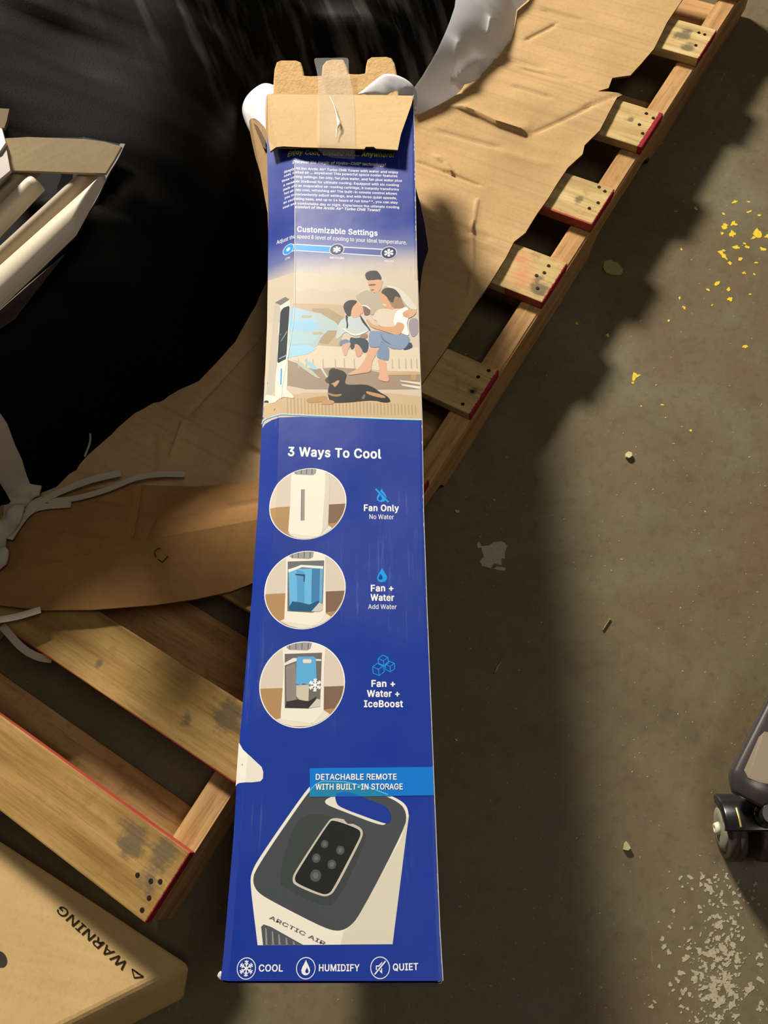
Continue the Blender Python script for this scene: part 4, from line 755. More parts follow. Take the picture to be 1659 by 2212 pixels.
rail('white_rail', (-60, 632), (226, 378), (-60, 712), (160, 500), 0.006, rail_m, 'widest white rail, lowest in the black sleeve at the left edge')
V = [on_stack(*q, .012) for q in [(-40, 735), (-40, 705), (30, 640), (140, 548), (100, 600), (78, 628), (30, 690)]]
me_ = obj('plastic_film_strip', [tuple(v) for v in V]+[tuple(v-Vector((0, 0, .001))) for v in V], [list(range(7))[::-1], list(range(7, 14))]+[[i, (i+1) % 7, 7+(i+1) % 7, 7+i] for i in range(7)], m_simple('grey_film', (0.36, 0.32, 0.29), 0.5, 0.4))
tag(me_, 'greyish plastic film strip below the white rails on the black cover', 'plastic film')
# black opened sleeve under the rails
SLP = [on_stack(*q, .010) for q in [(-60, 300), (180, 296), (266, 312), (232, 372), (150, 520), (100, 575), (-60, 720)]]
SL = thing('black_sleeve', tuple(SLP[1]), 'opened black sleeve holding the white rails at the left edge', 'sleeve')
obj('lining', [tuple(v) for v in SLP]+[tuple(v-Vector((0, 0, .003))) for v in SLP], [list(range(7))[::-1], list(range(7, 14))]+[[i, (i+1) % 7, 7+(i+1) % 7, 7+i] for i in range(7)], m_simple('dark_lining', (0.15, 0.15, 0.16), 0.6, 0.3), SL)
hem = [on_stack(*q, .022) for q in [(266, 312), (250, 345), (232, 374), (214, 412), (196, 446), (172, 482), (150, 520)]]
ribbon('hem', hem, 0.008, 0.003, m_simple('grey_hem', (0.22, 0.20, 0.18), 0.6, 0.3), SL)
fl_px = [(9, 299), (60, 296), (120, 298), (180, 300), (225, 306), (262, 316), (246, 345), (228, 374), (150, 372), (70, 369), (22, 368), (17, 335)]
FP = [un(*q, P0.z+0.060+(335-q[1])*0.0002) for q in fl_px]
n = len(FP)
t = obj('cardboard_flap', [tuple(v) for v in FP]+[tuple(v-Vector((0, 0, .0035))) for v in FP], [list(range(n))[::-1], list(range(n, 2*n))]+[[i, (i+1) % n, n+(i+1) % n, n+i] for i in range(n)],
        m_card('flap_card', (0.66, 0.58, 0.45), (0.72, 0.64, 0.50), 0.9, 700, 0.1, 0.05))
tag(t, 'beige cardboard strip lying across the tops of the white rails', 'cardboard')
for q4, mt, nm, lb, ct in [([(-40, 232), (20, 235), (14, 262), (9, 276), (-40, 280)], m_simple('brown_card', (0.45, 0.38, 0.30), 0.8, 0.1), 'card_scrap', 'brownish card scrap at the left edge above the white rails', 'card'),
                   ([(-40, 262), (4, 278), (12, 308), (0, 326), (-40, 345)], rail_m, 'white_scrap', 'white end piece at the left edge beside the cardboard strip', 'plastic piece'),
                   ([(-40, 345), (0, 326), (12, 312), (22, 368), (-40, 420)], lil, 'film_fold', 'lilac-grey plastic fold at the left edge under the white end piece', 'plastic film')]:
    n = len(q4); QP = [un(*q, P0.z+0.066+(0.004 if mt is rail_m else 0)) for q in q4]
    t = obj(nm, [tuple(v) for v in QP]+[tuple(v-Vector((0, 0, .004))) for v in QP], [list(range(n))[::-1], list(range(n, 2*n))]+[[i, (i+1) % n, n+(i+1) % n, n+i] for i in range(n)], mt)
    tag(t, lb, ct)

# ------------------------------------------------------------------ printed fan carton
ZB = 0.300
EV = Vector((math.cos(math.radians(32.0)), math.sin(math.radians(32.0)), 0))   # along the carton, towards its open end
EU = Vector((EV.y, -EV.x, 0))                                                  # across, to the right
O0 = un(940, 1700, ZB)
def uv(p): q = Vector(p)-O0; return (q.x*EU.x+q.y*EU.y, q.x*EV.x+q.y*EV.y)
def interp(tab, v):
    if v <= tab[0][0]: return tab[0][1]
    for i in range(len(tab)-1):
        if v <= tab[i+1][0]:
            a, b = tab[i], tab[i+1]; t = (v-a[0])/(b[0]-a[0]); return a[1]+(b[1]-a[1])*t
    return tab[-1][1]
crease_px = [(637, 200), (637, 330), (637, 640), (634, 690), (626, 745), (610, 830), (603, 905), (597, 1100), (566, 1350), (534, 1640), (520, 1800), (497, 2080), (494, 2130)]
CT = sorted((uv(un(x, y, ZB))[1], uv(un(x, y, ZB))[0]) for x, y in crease_px)
dropA = [(200, .018), (330, .022), (600, .024), (740, .022), (830, .015), (905, .011), (1100, .009), (1350, .008), (1640, .008), (2118, .010)]
left_px = [(575, 203), (577, 330), (580, 450), (579, 560), (577, 700), (573, 800), (566, 905), (557, 1100), (543, 1300), (514, 1640), (505, 1800), (483, 2060), (477, 2112)]
def dy_drop(y): return interp(dropA, y)
LT = []
for x, y in left_px:
    d_ = dy_drop(y); p = un(x, y, ZB-d_); u_, v_ = uv(p); LT.append((v_, u_, d_))
LT.sort()
LU = [(a, b) for a, b, c in LT]; LD = [(a, c) for a, b, c in LT]
right_px = [(893, 205), (896, 330), (899, 500), (904, 700), (912, 905), (915, 1100), (922, 1300), (934, 1600), (942, 1800), (950, 2000), (957, 2119)]
RT = sorted((uv(un(x, y, ZB))[1], uv(un(x, y, ZB))[0]) for x, y in right_px)
def z_face(u, v):
    uc = interp(CT, v)
    if u >= uc: return ZB
    ul = interp(LU, v); d_ = interp(LD, v)
    return ZB - d_*(uc-u)/max(1e-4, uc-ul)
def face_pt(u, v, off=0.0):
    p = O0+EU*u+EV*v; return Vector((p.x, p.y, z_face(u, v)+off))
def px_uv(px, py):
    """point of the printed face seen at px, py"""
    p = un(px, py, ZB); u, v = uv(p)
    if u >= interp(CT, v): return (u, v)
    z = ZB
    for _ in range(12):
        p = un(px, py, z); u, v = uv(p); z = z_face(u, v)
    return (u, v)
BOX = thing('fan_carton', tuple(Vector((O0.x, O0.y, 0.113))), 'long blue printed carton with its open top end lying across the pallet', 'carton')

# blue lacquered board: printed fade from blue to cream under the settings bar, faint vertical scuffs
mb = Mat('blue_print', 0.36, 0.4)
ex = mb.n('ShaderNodeVectorMath', operation='DOT_PRODUCT'); mb.geo = mb.n('ShaderNodeNewGeometry')
mb.l(mb.geo.outputs['Position'], ex.inputs[0]); ex.inputs[1].default_value = tuple(EV)
vv = ex.outputs['Value']
v0 = EV.dot(un(760, 600, ZB)); v1 = EV.dot(un(760, 470, ZB))
fac = mb.math('DIVIDE', mb.math('SUBTRACT', vv, v0), v1-v0, True)
c = mb.ramp(fac, [(0.0, lin((0.81, 0.76, 0.68))), (0.18, lin((0.74, 0.71, 0.70))), (0.45, lin((0.40, 0.43, 0.65))), (0.8, lin((0.15, 0.24, 0.60))), (1.0, lin((0.10, 0.20, 0.57)))])
below = mb.math('LESS_THAN', vv, EV.dot(un(760, 800, ZB)))
c = mb.mix(below, c, lin((0.105, 0.22, 0.60)))
st = mb.noise(mb.pos((9, 150, 60), math.radians(32)), 1.0, 3, 0.7)
pt = mb.noise(mb.pos(), 9, 3, 0.5)
k = mb.math('MULTIPLY', mb.ramp(st, [(0.56, 0.0), (0.75, 0.35)]), mb.ramp(pt, [(0.50, 0.0), (0.66, 1.0)]))
c = mb.mix(k, c, lin((0.50, 0.56, 0.75)))
mb.col(c); mb.rough(mb.ramp(pt, [(0.3, 0.30), (0.7, 0.45)]))
mb.bump(mb.noise(mb.pos(), 22, 2, 0.5), 0.12, 0.003)
navy = m_simple('navy_side', (0.075, 0.10, 0.30), 0.9, 0.04)
worn = m_simple('worn_white_edge', (0.82, 0.80, 0.78), 0.8, 0.1, var=0.3, bscale=500)
kin = m_card('carton_inside', (0.79, 0.67, 0.48), (0.83, 0.71, 0.52), math.radians(32), 700, 0.1, 0.12)

V = []; F = []; MI = []
vs_ = sorted(set([a for a, b in CT]+[a for a, b in RT]+[a for a, b in LU]))
vmin = max(RT[0][0], LU[0][0])-0.002; vmax = uv(un(893, 205, ZB))[1]
vs_ = [v for v in vs_ if vmin < v < vmax]; vs_ = [vmin]+vs_+[vmax]
dense = []
for a, b in zip(vs_, vs_[1:]):
    m = max(1, int((b-a)/0.02)); dense += [a+(b-a)*i/m for i in range(m)]
dense.append(vs_[-1])
row = 0
for v in dense:
    ul, uc, ur = interp(LU, v), interp(CT, v), interp(RT, v)
    zl = z_face(ul, v); uu = [ul, ul+(uc-ul)*0.5, uc, uc+0.006, (uc+ur)/2, ur-0.004, ur]
    ring = [face_pt(u, v) for u in uu]
    ring[-1].z -= 0.0003
    ring.append(O0+EU*(ur-0.016)+EV*v); ring[-1].z = 0.20
    ring.append(O0+EU*(ur-0.034)+EV*v); ring[-1].z = 0.1225
    ring.append(O0+EU*(ul+0.012)+EV*v); ring[-1].z = 0.1225
    ring.append(O0+EU*(ul+0.002)+EV*v); ring[-1].z = 0.21
    V += ring; row += 1
R_ = 11
for i in range(row-1):
    for j in range(R_):
        a = i*R_+j; b = i*R_+(j+1) % R_
        F.append([a, b, b+R_, a+R_]); MI.append(0 if j < 6 else 1)
F.append([j for j in range(R_)]); MI.append(1)
body = obj('carton_body', V, F, [mb.m, navy, kin], BOX, False, MI)
so = body.modifiers.new('board', 'SOLIDIFY'); so.thickness = 0.003; so.offset = -1; so.material_offset = 1
# crushed corners and worn right edge
for q, r in (((479, 2107), .0038), ((951, 2118), .0030)):
    bm = bmesh.new(); bmesh.ops.create_icosphere(bm, subdivisions=2, radius=r)
    p = un(*q, ZB-(.012 if q[0] < 600 else .003))
    for v in bm.verts: v.co = v.co*(1+0.45*ns(v.co.x*300, v.co.y*300, r*99)); v.co.z *= 0.4; v.co += p
    from_bm('crushed_corner', bm, worn, BOX)
def line_strip(name, pts, w, mat, parent, off):
    V = []; F = []
    for i in range(len(pts)-1):
        a, b = Vector(pts[i]), Vector(pts[i+1]); t_ = (b-a).normalized(); s_ = Vector((-t_.y, t_.x, 0))*w/2; up = Vector((0, 0, off)); n = len(V)
        V += [a-s_+up, b-s_+up, b+s_+up, a+s_+up]; F.append([n, n+1, n+2, n+3])
    return obj(name, V, F, mat, parent)
rn = random.Random(4)
rv = [vmin+(vmax-vmin)*i/260 for i in range(261)]
V = []; F = []
for i in range(260):
    k_ = rn.random()
    w = 0.0004+(0.0008 if rv[i] > 0.30 else 0.0002)*(k_ > 0.75)*rn.random()
    v = rv[i]; v2 = rv[i+1]; n = len(V)
    for (a, b) in ((v, interp(RT, v)), (v2, interp(RT, v2))):
        V += [O0+EU*(b-w)+EV*a+Vector((0, 0, 0.0003)), O0+EU*(b+0.0004)+EV*a+Vector((0, 0, 0.0001))]
    F.append([n, n+1, n+3, n+2])
obj('worn_edge', V, F, worn, BOX)

# ---- printing: every drawn shape lies on the face, in thin layers
LAY = 0.00004
class Print:
    def __init__(s, name, parent=BOX): s.V = []; s.F = []; s.M = []; s.I = []; s.name = name; s.parent = parent; s.k = 0.0; s.soft = False; s.clipc = None
    def mi(s, m):
        if m not in s.M: s.M.append(m)
        return s.M.index(m)
    def uvpoly(s, P, color, layer):
        m = s.mi(ink(color) if isinstance(color, tuple) else color)
        lo = min(p[1] for p in P); hi = max(p[1] for p in P)
        side = [p[0] < interp(CT, p[1])-1e-5 for p in P]
        cl = []
        for p in P:
            if not cl or (abs(cl[-1][0]-p[0])+abs(cl[-1][1]-p[1])) > 2e-5: cl.append(p)
        P = cl
        extra = None
        if any(side) and not all(side):
            vs = [a for a, b in CT if lo-0.02 < a < hi+0.02]
            vs = sorted(set([lo-0.01, hi+0.01]+vs))
            extra = [[(interp(CT, v), v) for v in vs]]
        # the crease must lie inside: clip by using the polygon only
        if extra:
            for keep_left in (True, False):
                Q = s.clip(P, keep_left)
                if len(Q) >= 3: s._add(Q, m, layer)
        else: s._add(P, m, layer)
    def clip(s, P, left):
        # refine then clip against the crease
        f = lambda p: (interp(CT, p[1])-p[0])*(1 if left else -1)
        R = []
        n = len(P)
        for i in range(n):
            a, b = P[i], P[(i+1) % n]; k = max(1, int(math.hypot(b[0]-a[0], b[1]-a[1])/0.012))
            for j in range(k): R.append((a[0]+(b[0]-a[0])*j/k, a[1]+(b[1]-a[1])*j/k))
        out = []; n = len(R)
        for i in range(n):
            a, b = R[i], R[(i+1) % n]; fa, fb = f(a), f(b)
            if fa >= 0: out.append(a)
            if (fa > 0) != (fb > 0) and fa != fb:
                t = fa/(fa-fb); out.append((a[0]+(b[0]-a[0])*t, a[1]+(b[1]-a[1])*t))
        # follow the crease between the first and last crossing
        on_ = [i for i, p in enumerate(out) if abs(f(p)) < 1e-5]
        if len(on_) >= 2:
            res = []
            for i, p in enumerate(out):
                res.append(p); q = out[(i+1) % len(out)]
                if abs(f(p)) < 1e-5 and abs(f(q)) < 1e-5 and abs(p[1]-q[1]) > 0.01:
                    vs = sorted([a for a, b in CT if min(p[1], q[1]) < a < max(p[1], q[1])], reverse=p[1] > q[1])
                    res += [(interp(CT, v), v) for v in vs]
            out = res
        return out
    def _add(s, P, m, layer):
        if len(P) < 3: return
        s.k = (s.k+0.0000008) if s.k < 0.00003 else 0.0
        try: v, f, _ = cdt(P, 0)
        except Exception: return
        for t in f:
            a, b, c = v[t[0]], v[t[1]], v[t[2]]
            if (b-a).cross(c-a) > 0: t = t[::-1]       # u to the right, v away: face upwards
            n = len(s.V); s.V += [face_pt(p.x, p.y, layer*LAY+s.k) for p in (v[i] for i in t)]
            s.F.append([n, n+1, n+2]); s.I.append(m)
    def px(s, pts, color, layer, soft=None):
        P = [px_uv(*p) for p in pts]
        for _ in range(2 if (s.soft if soft is None else soft) else 0):
            P = [q for a, b in zip(P, P[1:]+P[:1]) for q in ((a[0]*.76+b[0]*.24, a[1]*.76+b[1]*.24), (a[0]*.24+b[0]*.76, a[1]*.24+b[1]*.76))]
        if s.clipc:
            (cx, cy), r = s.clipc
            if any(math.hypot(x-cx, y-cy) > r for x, y in P):
                for i in range(60):
                    a = 2*math.pi*i/60; nx, ny = math.cos(a), math.sin(a); f = lambda p: r-((p[0]-cx)*nx+(p[1]-cy)*ny)
                    Q = []
                    for j in range(len(P)):
                        A, B = P[j], P[(j+1) % len(P)]; fa, fb = f(A), f(B)
                        if fa >= 0: Q.append(A)
                        if (fa > 0) != (fb > 0): t = fa/(fa-fb); Q.append((A[0]+(B[0]-A[0])*t, A[1]+(B[1]-A[1])*t))
                    P = Q
                    if len(P) < 3: return s
        s.uvpoly(P, color, layer); return s
    def text(s, txt, p0, p1, cap, color, layer, bold=0.0, shear=0.0, ext=True):
        """txt with its baseline from p0 to p1 (photo pixels on the flat face) and capitals cap pixels high"""
        me = text_mesh(txt, bold, shear)
        xs = [v.co.x for v in me.vertices]
        x0, x1 = min(xs), max(xs)
        a = uv(un(*p0, ZB)); b = uv(un(*p1, ZB))
        mx, my = (p0[0]+p1[0])/2, (p0[1]+p1[1])/2
        dx, dyy = p1[0]-p0[0], p1[1]-p0[1]; L = math.hypot(dx, dyy)
        c_ = uv(un(mx+dyy/L*cap, my-dx/L*cap, ZB)); m_ = uv(un(mx, my, ZB))
        capw = math.hypot(c_[0]-m_[0], c_[1]-m_[1])
        w = math.hypot(b[0]-a[0], b[1]-a[1]); e1 = ((b[0]-a[0])/w, (b[1]-a[1])/w); e2 = (0.0, 1.0)
        sx = w/(x1-x0); sy = capw/0.73
        n = len(s.V); m = s.mi(ink(color))
        for v in me.vertices:
            X = (v.co.x-x0)*sx; Y = v.co.y*sy
            u_, v_ = a[0]+e1[0]*X+e2[0]*Y, a[1]+e1[1]*X+e2[1]*Y
            s.V.append(face_pt(u_, v_, layer*LAY+v.co.z))
        for p in me.polygons: s.F.append([n+i for i in p.vertices]); s.I.append(m)
        bpy.data.meshes.remove(me); return s
    def circle(s, c, r, color, layer, k=40, chord=None, sc=1.0):
        P = [(c[0]+r*math.cos(2*math.pi*i/k), c[1]+r*math.sin(2*math.pi*i/k)) for i in range(k)]
        if chord is not None: P = [(x, min(y, c[1]+chord)) for x, y in P]
        s.uvpoly(P, color, layer); return s
    def ring(s, c, r, w, color, layer, k=40):
        for i in range(k):
            a0, a1 = 2*math.pi*i/k, 2*math.pi*(i+1)/k
            s.uvpoly([(c[0]+r*math.cos(a0), c[1]+r*math.sin(a0)), (c[0]+r*math.cos(a1), c[1]+r*math.sin(a1)), (c[0]+(r-w)*math.cos(a1), c[1]+(r-w)*math.sin(a1)), (c[0]+(r-w)*math.cos(a0), c[1]+(r-w)*math.sin(a0))], color, layer)
        return s
    def line(s, a, b, w, color, layer):
        dx, dy = b[0]-a[0], b[1]-a[1]; L = math.hypot(dx, dy) or 1e-9; nx, ny = -dy/L*w/2, dx/L*w/2
        s.uvpoly([(a[0]+nx, a[1]+ny), (a[0]-nx, a[1]-ny), (b[0]-nx, b[1]-ny), (b[0]+nx, b[1]+ny)], color, layer); return s
    def pline(s, pts, wpx, color, layer):
        for a, b in zip(pts, pts[1:]):
            A, B = px_uv(*a), px_uv(*b); s.line(A, B, wpx*0.00056, color, layer)
        return s
    def flake(s, c, r, w, color, layer):
        for i in range(6):
            a = math.pi/6+i*math.pi/3; d = (math.cos(a), math.sin(a))
            s.line(c, (c[0]+d[0]*r, c[1]+d[1]*r), w, color, layer)
            for q in (0.45, 0.72):
                for sg in (1, -1):
                    a2 = a+sg*math.pi/3.4; b0 = (c[0]+d[0]*r*q, c[1]+d[1]*r*q)
                    s.line(b0, (b0[0]+math.cos(a2)*r*0.32, b0[1]+math.sin(a2)*r*0.32), w*0.85, color, layer)
        return s
    def drop(s, c, h, color, layer):
        P = [(0, .62), (.12, .38), (.30, .08), (.38, -.15), (.33, -.36), (.18, -.49), (0, -.53), (-.18, -.49), (-.33, -.36), (-.38, -.15), (-.30, .08), (-.12, .38)]
        s.uvpoly([(c[0]+x*h, c[1]+y*h) for x, y in P], color, layer); return s
    def done(s, kind=None):
        o = obj(s.name, s.V, s.F, s.M, s.parent, False, s.I)
        bm = bmesh.new(); bm.from_mesh(o.data)
        fl = [f for f in bm.faces if f.normal.z < 0]
        bmesh.ops.reverse_faces(bm, faces=fl); bm.to_mesh(o.data); bm.free()
        return o
def Zc(ox, oy, k): return lambda *pts: [(ox+x/k, oy+y/k) for x, y in pts]
z1 = Zc(500, 80, 3.318); z2 = Zc(540, 560, 4.1475); z3 = Zc(520, 920, 3.77); z4 = Zc(500, 1360, 3.606); z5 = Zc(460, 1640, 3.19); p4 = Zc(540, 620, 7.373); p5 = Zc(700, 570, 6.914)
WHT = (0.95, 0.95, 0.95); CY = (0.05, 0.62, 0.95)

def word(name, *a, **k):
    t = Print(name); t.text(*a, **k); return t.done()
# --- heading text and paragraph
T = Print('headline_text')
a, b = z1((395, 838), (1170, 862)); T.text('Enjoy Cool, Chilled Air... Anywhere!', a, b, 10, (0.92, 0.88, 0.20), 2, 0.03, 0.25)
T.done()
T = Print('subtitle_text')
a, b = z1((435, 902), (1108, 926)); T.text('Discover the magic of Hydro-Chill\u00ae technology!', a, b, 6.2, WHT, 2, 0.03, 0.25)
T.done(); T = Print('paragraph_text')
lines = [('Simply fill the Arctic Air\u00ae Turbo Chill Tower with water and enjoy', 368, 1195, 978), ('cool, chilled air ... anywhere! This powerful space cooler features', 368, 1190, 1005),
         ('three cooling settings: fan only, fan plus water, and fan plus water plus', 350, 1222, 1038), ('a reusable IceBoost for ultimate cooling. Equipped with six cooling', 362, 1200, 1070),
         ('pads and an evaporative air-cooling cartridge, it instantly transforms', 362, 1200, 1101), ('hot air into cool, refreshing air! The built-in remote control allows', 370, 1187, 1131),
         ('you to conveniently adjust settings, and with three quiet speeds,', 372, 1185, 1163), ('an oscillating base, and up to 14 hours of run time**, you can stay', 362, 1192, 1195),
         ('cool and comfortable day or night. Experience the ultimate cooling', 358, 1202, 1229)]
for s_, xa, xb, yb in lines:
    a, b = z1((xa, yb-0.039*(xb-xa)), (xb, yb)); T.text(s_, a, b, 5.0, WHT, 2, 0.018)
a, b = z1((457, 1226), (1068, 1250)); T.text('comfort of the Arctic Air\u00ae Turbo Chill Tower!', a, b, 5.4, WHT, 2, 0.03, 0.2)
T.done()
a, b = z1((470, 1395), (1048, 1425)); word('settings_title', 'Customizable Settings', a, b, 11.5, WHT, 2, 0.035)
a, b = z1((306, 1432), (1257, 1487)); word('settings_caption', 'Adjust the speed & level of cooling to your ideal temperature.', a, b, 8.3, WHT, 2, 0.006)
a, b = z1((705, 1588), (805, 1593)); word('level_text', 'MEDIUM', a, b, 4.6, WHT, 2, 0.01)
a, b = z1((1098, 1612), (1160, 1616)); word('level_text', 'HIGH', a, b, 4.6, WHT, 2, 0.01)
a, b = z1((375, 1570), (415, 1573)); word('level_text', 'LOW', a, b, 4.6, WHT, 2, 0.01)
T = Print('settings_slider')
def fz(*pts): return [uv(un(*q, ZB)) for q in z1(*pts)]
T.uvpoly(fz((385, 1478), (1135, 1521), (1135, 1577), (385, 1528)), (0.80, 0.84, 0.93), 2)
T.uvpoly(fz((385, 1485), (1130, 1529), (1130, 1569), (385, 1521)), (0.30, 0.35, 0.62), 3)
T.uvpoly(fz((385, 1485), (745, 1506), (745, 1544), (385, 1521)), (0.05, 0.60, 0.92), 4)
for q, r, fill, fr in (((402, 1503), .0085, (0.05, 0.60, 0.92), .0035), ((755, 1524), .0100, (0.10, 0.13, 0.34), .0060), ((1128, 1547), .0108, (0.10, 0.13, 0.34), .0072)):
    cpt = uv(un(*z1(q)[0], ZB)); T.circle(cpt, r+.0012, (0.80, 0.84, 0.93), 5); T.circle(cpt, r, fill, 6); T.flake(cpt, fr, .0014, WHT, 7)
T.done()

# --- family picture
PIC = Print('family_picture')
L = 2
PIC.px([(580, 606)]+[(903, 606), (906, 720), (911, 905), (912, 908)]+[(760, 904), (650, 900), (603, 902), (580, 910), (571, 918), (567, 925), (569, 880), (573, 800), (577, 700)], (0.81, 0.76, 0.68), 1)
PIC.px(z2((410, 290), (560, 260), (700, 300), (840, 250), (960, 290), (960, 420), (400, 400)), (0.79, 0.73, 0.64), 2)
PIC.px(z2((180, 1290), (130, 1480), (300, 1388), (540, 1402), (1100, 1432), (1535, 1445), (1530, 1180), (1100, 1160), (600, 1150), (330, 1145)), (0.82, 0.76, 0.68), 2)
PIC.px(z2((335, 900), (600, 960), (1000, 980), (1240, 1030), (1530, 1030), (1530, 1165), (1100, 1170), (500, 1165), (335, 1130)), (0.62, 0.54, 0.46), 3)
PIC.px(z2((130, 1310), (300, 1240), (480, 1195), (900, 1195), (1250, 1200), (1533, 1230), (1536, 1440), (1100, 1430), (540, 1402), (300, 1388), (150, 1420), (105, 1478)), (0.79, 0.69, 0.54), 4)
for i in range(38):   # ribbed weave of the rug
    x = 330+i*31; PIC.px(z2((x, 1235+i*2), (x+9, 1235+i*2), (x+14, 1395), (x+4, 1395)), (0.70, 0.59, 0.44), 5)
PIC.px(z2((340, 905), (390, 400), (560, 398), (840, 410), (860, 600), (790, 800), (350, 790)), (0.74, 0.66, 0.54), 4)
PIC.px(z2((560, 440), (700, 440), (840, 520), (800, 640), (700, 760), (560, 740)), (0.66, 0.58, 0.46), 5)
PIC.px(z2((345, 800), (560, 770), (800, 785), (1010, 850), (1240, 815), (1400, 800), (1519, 790), (1526, 1010), (1240, 1005), (1000, 985), (760, 970), (560, 985), (342, 905)), (0.86, 0.80, 0.71), 5)
for x in (430, 500, 560, 650, 760, 840, 930, 1270, 1330, 1390, 1440, 1490):
    PIC.px(z2((x, 890), (x+8, 890), (x+14, 985), (x+2, 975)), (0.74, 0.66, 0.56), 6)
PIC.px(z2((1235, 1015), (1527, 1010), (1527, 1035), (1235, 1040)), (0.80, 0.66, 0.47), 6)
PIC.px(z2((1440, 1035), (1490, 1035), (1490, 1085), (1445, 1085)), (0.72, 0.58, 0.40), 6)
PIC.px(z2((1340, 1085), (1525, 1105), (1526, 1125), (1350, 1095)), (0.90, 0.86, 0.80), 6)
PIC.px(z2((1350, 1118), (1526, 1140), (1527, 1165), (1370, 1135)), (0.90, 0.86, 0.80), 6)
air = 6.0
for pl_, cc_ in ((((345, 432), (480, 452), (640, 490), (720, 540), (800, 600), (790, 640), (700, 640), (640, 700), (600, 780), (480, 840), (342, 880)), (0.69, 0.77, 0.78)),
               (((345, 440), (470, 455), (560, 500), (610, 560), (540, 590), (345, 560)), (0.66, 0.79, 0.87)),
               (((345, 560), (560, 560), (640, 610), (560, 640), (345, 650)), (0.58, 0.79, 0.92)), (((345, 660), (460, 650), (620, 690), (560, 760), (345, 770)), (0.66, 0.80, 0.84)),
               (((345, 780), (520, 770), (600, 800), (520, 850), (342, 885)), (0.62, 0.82, 0.93)),
               (((620, 480), (760, 560), (810, 610), (780, 625), (640, 530)), (0.68, 0.78, 0.77)), (((380, 900), (460, 925), (560, 1000), (630, 1070), (590, 1060), (460, 970)), (0.72, 0.76, 0.70)), (((480, 900), (560, 930), (610, 990), (560, 990)), (0.60, 0.80, 0.88)),
               (((600, 930), (640, 960), (700, 1060), (680, 1055)), (0.80, 0.82, 0.76))):
    PIC.px(z2(*pl_), cc_, air); air += 0.15
PIC.px(z2((470, 500), (560, 505), (540, 530), (460, 525)), (0.72, 0.68, 0.58), 7); PIC.px(z2((560, 655), (640, 650), (660, 672), (570, 680)), (0.70, 0.68, 0.56), 7)
# blue and white border along the bottom of the picture
bd_ = z2((105, 1480), (118, 1452), (150, 1430), (300, 1392), (540, 1403), (900, 1420), (1250, 1434), (1540, 1442))
PIC.pline(bd_, 3.2, (0.20, 0.66, 0.92), 7); PIC.pline([(x, y-1.2) for x, y in bd_], 1.5, (0.95, 0.95, 0.93), 8)
PICO = PIC.done()
SK = (0.84, 0.66, 0.54); SKD = (0.74, 0.53, 0.42)
M = Print('printed_man', PICO); M.soft = True
M.px(p5((460, 500), (540, 430), (640, 390), (690, 410), (740, 450), (850, 400), (900, 330), (1000, 325), (1130, 370), (1200, 430), (1320, 590), (1370, 680), (1280, 690), (1180, 600), (900, 690), (720, 780), (640, 720), (560, 600)), (0.70, 0.66, 0.58), 7)
M.px(p5((900, 330), (1000, 325), (1130, 370), (1200, 430), (1350, 600), (1400, 700), (1290, 680), (1180, 560), (1120, 420)), (0.84, 0.82, 0.79), 8)
M.px(p5((1265, 830), (1400, 800), (1415, 960), (1400, 1050), (1320, 1110), (1270, 1000)), (0.60, 0.57, 0.62), 7)
M.px(p5((640, 245), (740, 240), (790, 235), (855, 240), (880, 260), (870, 300), (850, 380), (800, 430), (740, 435), (690, 400), (660, 320)), (0.82, 0.64, 0.52), 8)
M.px(p5((660, 310), (770, 300), (775, 325), (665, 330)), (0.42, 0.30, 0.25), 9); M.px(p5((690, 385), (750, 380), (745, 400), (700, 402)), (0.55, 0.33, 0.28), 9)
M.px(p5((610, 180), (625, 135), (680, 105), (790, 100), (830, 150), (858, 200), (855, 240), (790, 235), (740, 245), (640, 248)), (0.20, 0.20, 0.24), 9)
M.px(p5((1170, 730), (1260, 680), (1350, 670), (1390, 720), (1330, 790), (1250, 820), (1180, 780)), SK, 13)
for yy in (742, 764, 786): M.px(p5((1180, yy), (1270, yy-10), (1272, yy-5), (1182, yy+5)), SKD, 14)
M.done()
M = Print('printed_woman', PICO); M.soft = True
M.px(p5((740, 780), (780, 700), (880, 665), (1040, 680), (1200, 640), (1270, 660), (1270, 800), (1230, 900), (1290, 1080), (1150, 1040), (1000, 960), (810, 930), (800, 860), (730, 830)), (0.85, 0.79, 0.72), 10)
M.px(p5((1060, 720), (1200, 650), (1270, 670), (1270, 800), (1225, 900), (1290, 1085), (1150, 1040), (1030, 900)), (0.93, 0.92, 0.93), 11)
M.px(p5((840, 430), (930, 480), (990, 590), (1060, 640), (1040, 690), (930, 670), (880, 620), (850, 540), (826, 470)), (0.83, 0.62, 0.49), 11)
M.px(p5((870, 590), (930, 610), (925, 640), (880, 620)), (0.93, 0.80, 0.62), 12)
M.px(p5((850, 430), (880, 380), (950, 355), (1060, 375), (1130, 460), (1170, 570), (1205, 640), (1160, 670), (1060, 670), (1010, 640), (960, 540), (930, 480), (860, 440)), (0.60, 0.49, 0.37), 12)
M.px(p5((850, 430), (880, 380), (950, 355), (1060, 375), (1130, 460), (1145, 520), (1060, 470), (1030, 600), (960, 540), (930, 480)), (0.26, 0.22, 0.20), 13)
M.px(p5((1170, 1280), (1290, 1150), (1335, 1250), (1220, 1292)), (0.22, 0.27, 0.36), 10)
M.px(p5((840, 1180), (900, 1180), (980, 1260), (970, 1440), (940, 1450), (780, 1410), (800, 1330)), (0.46, 0.55, 0.68), 10)
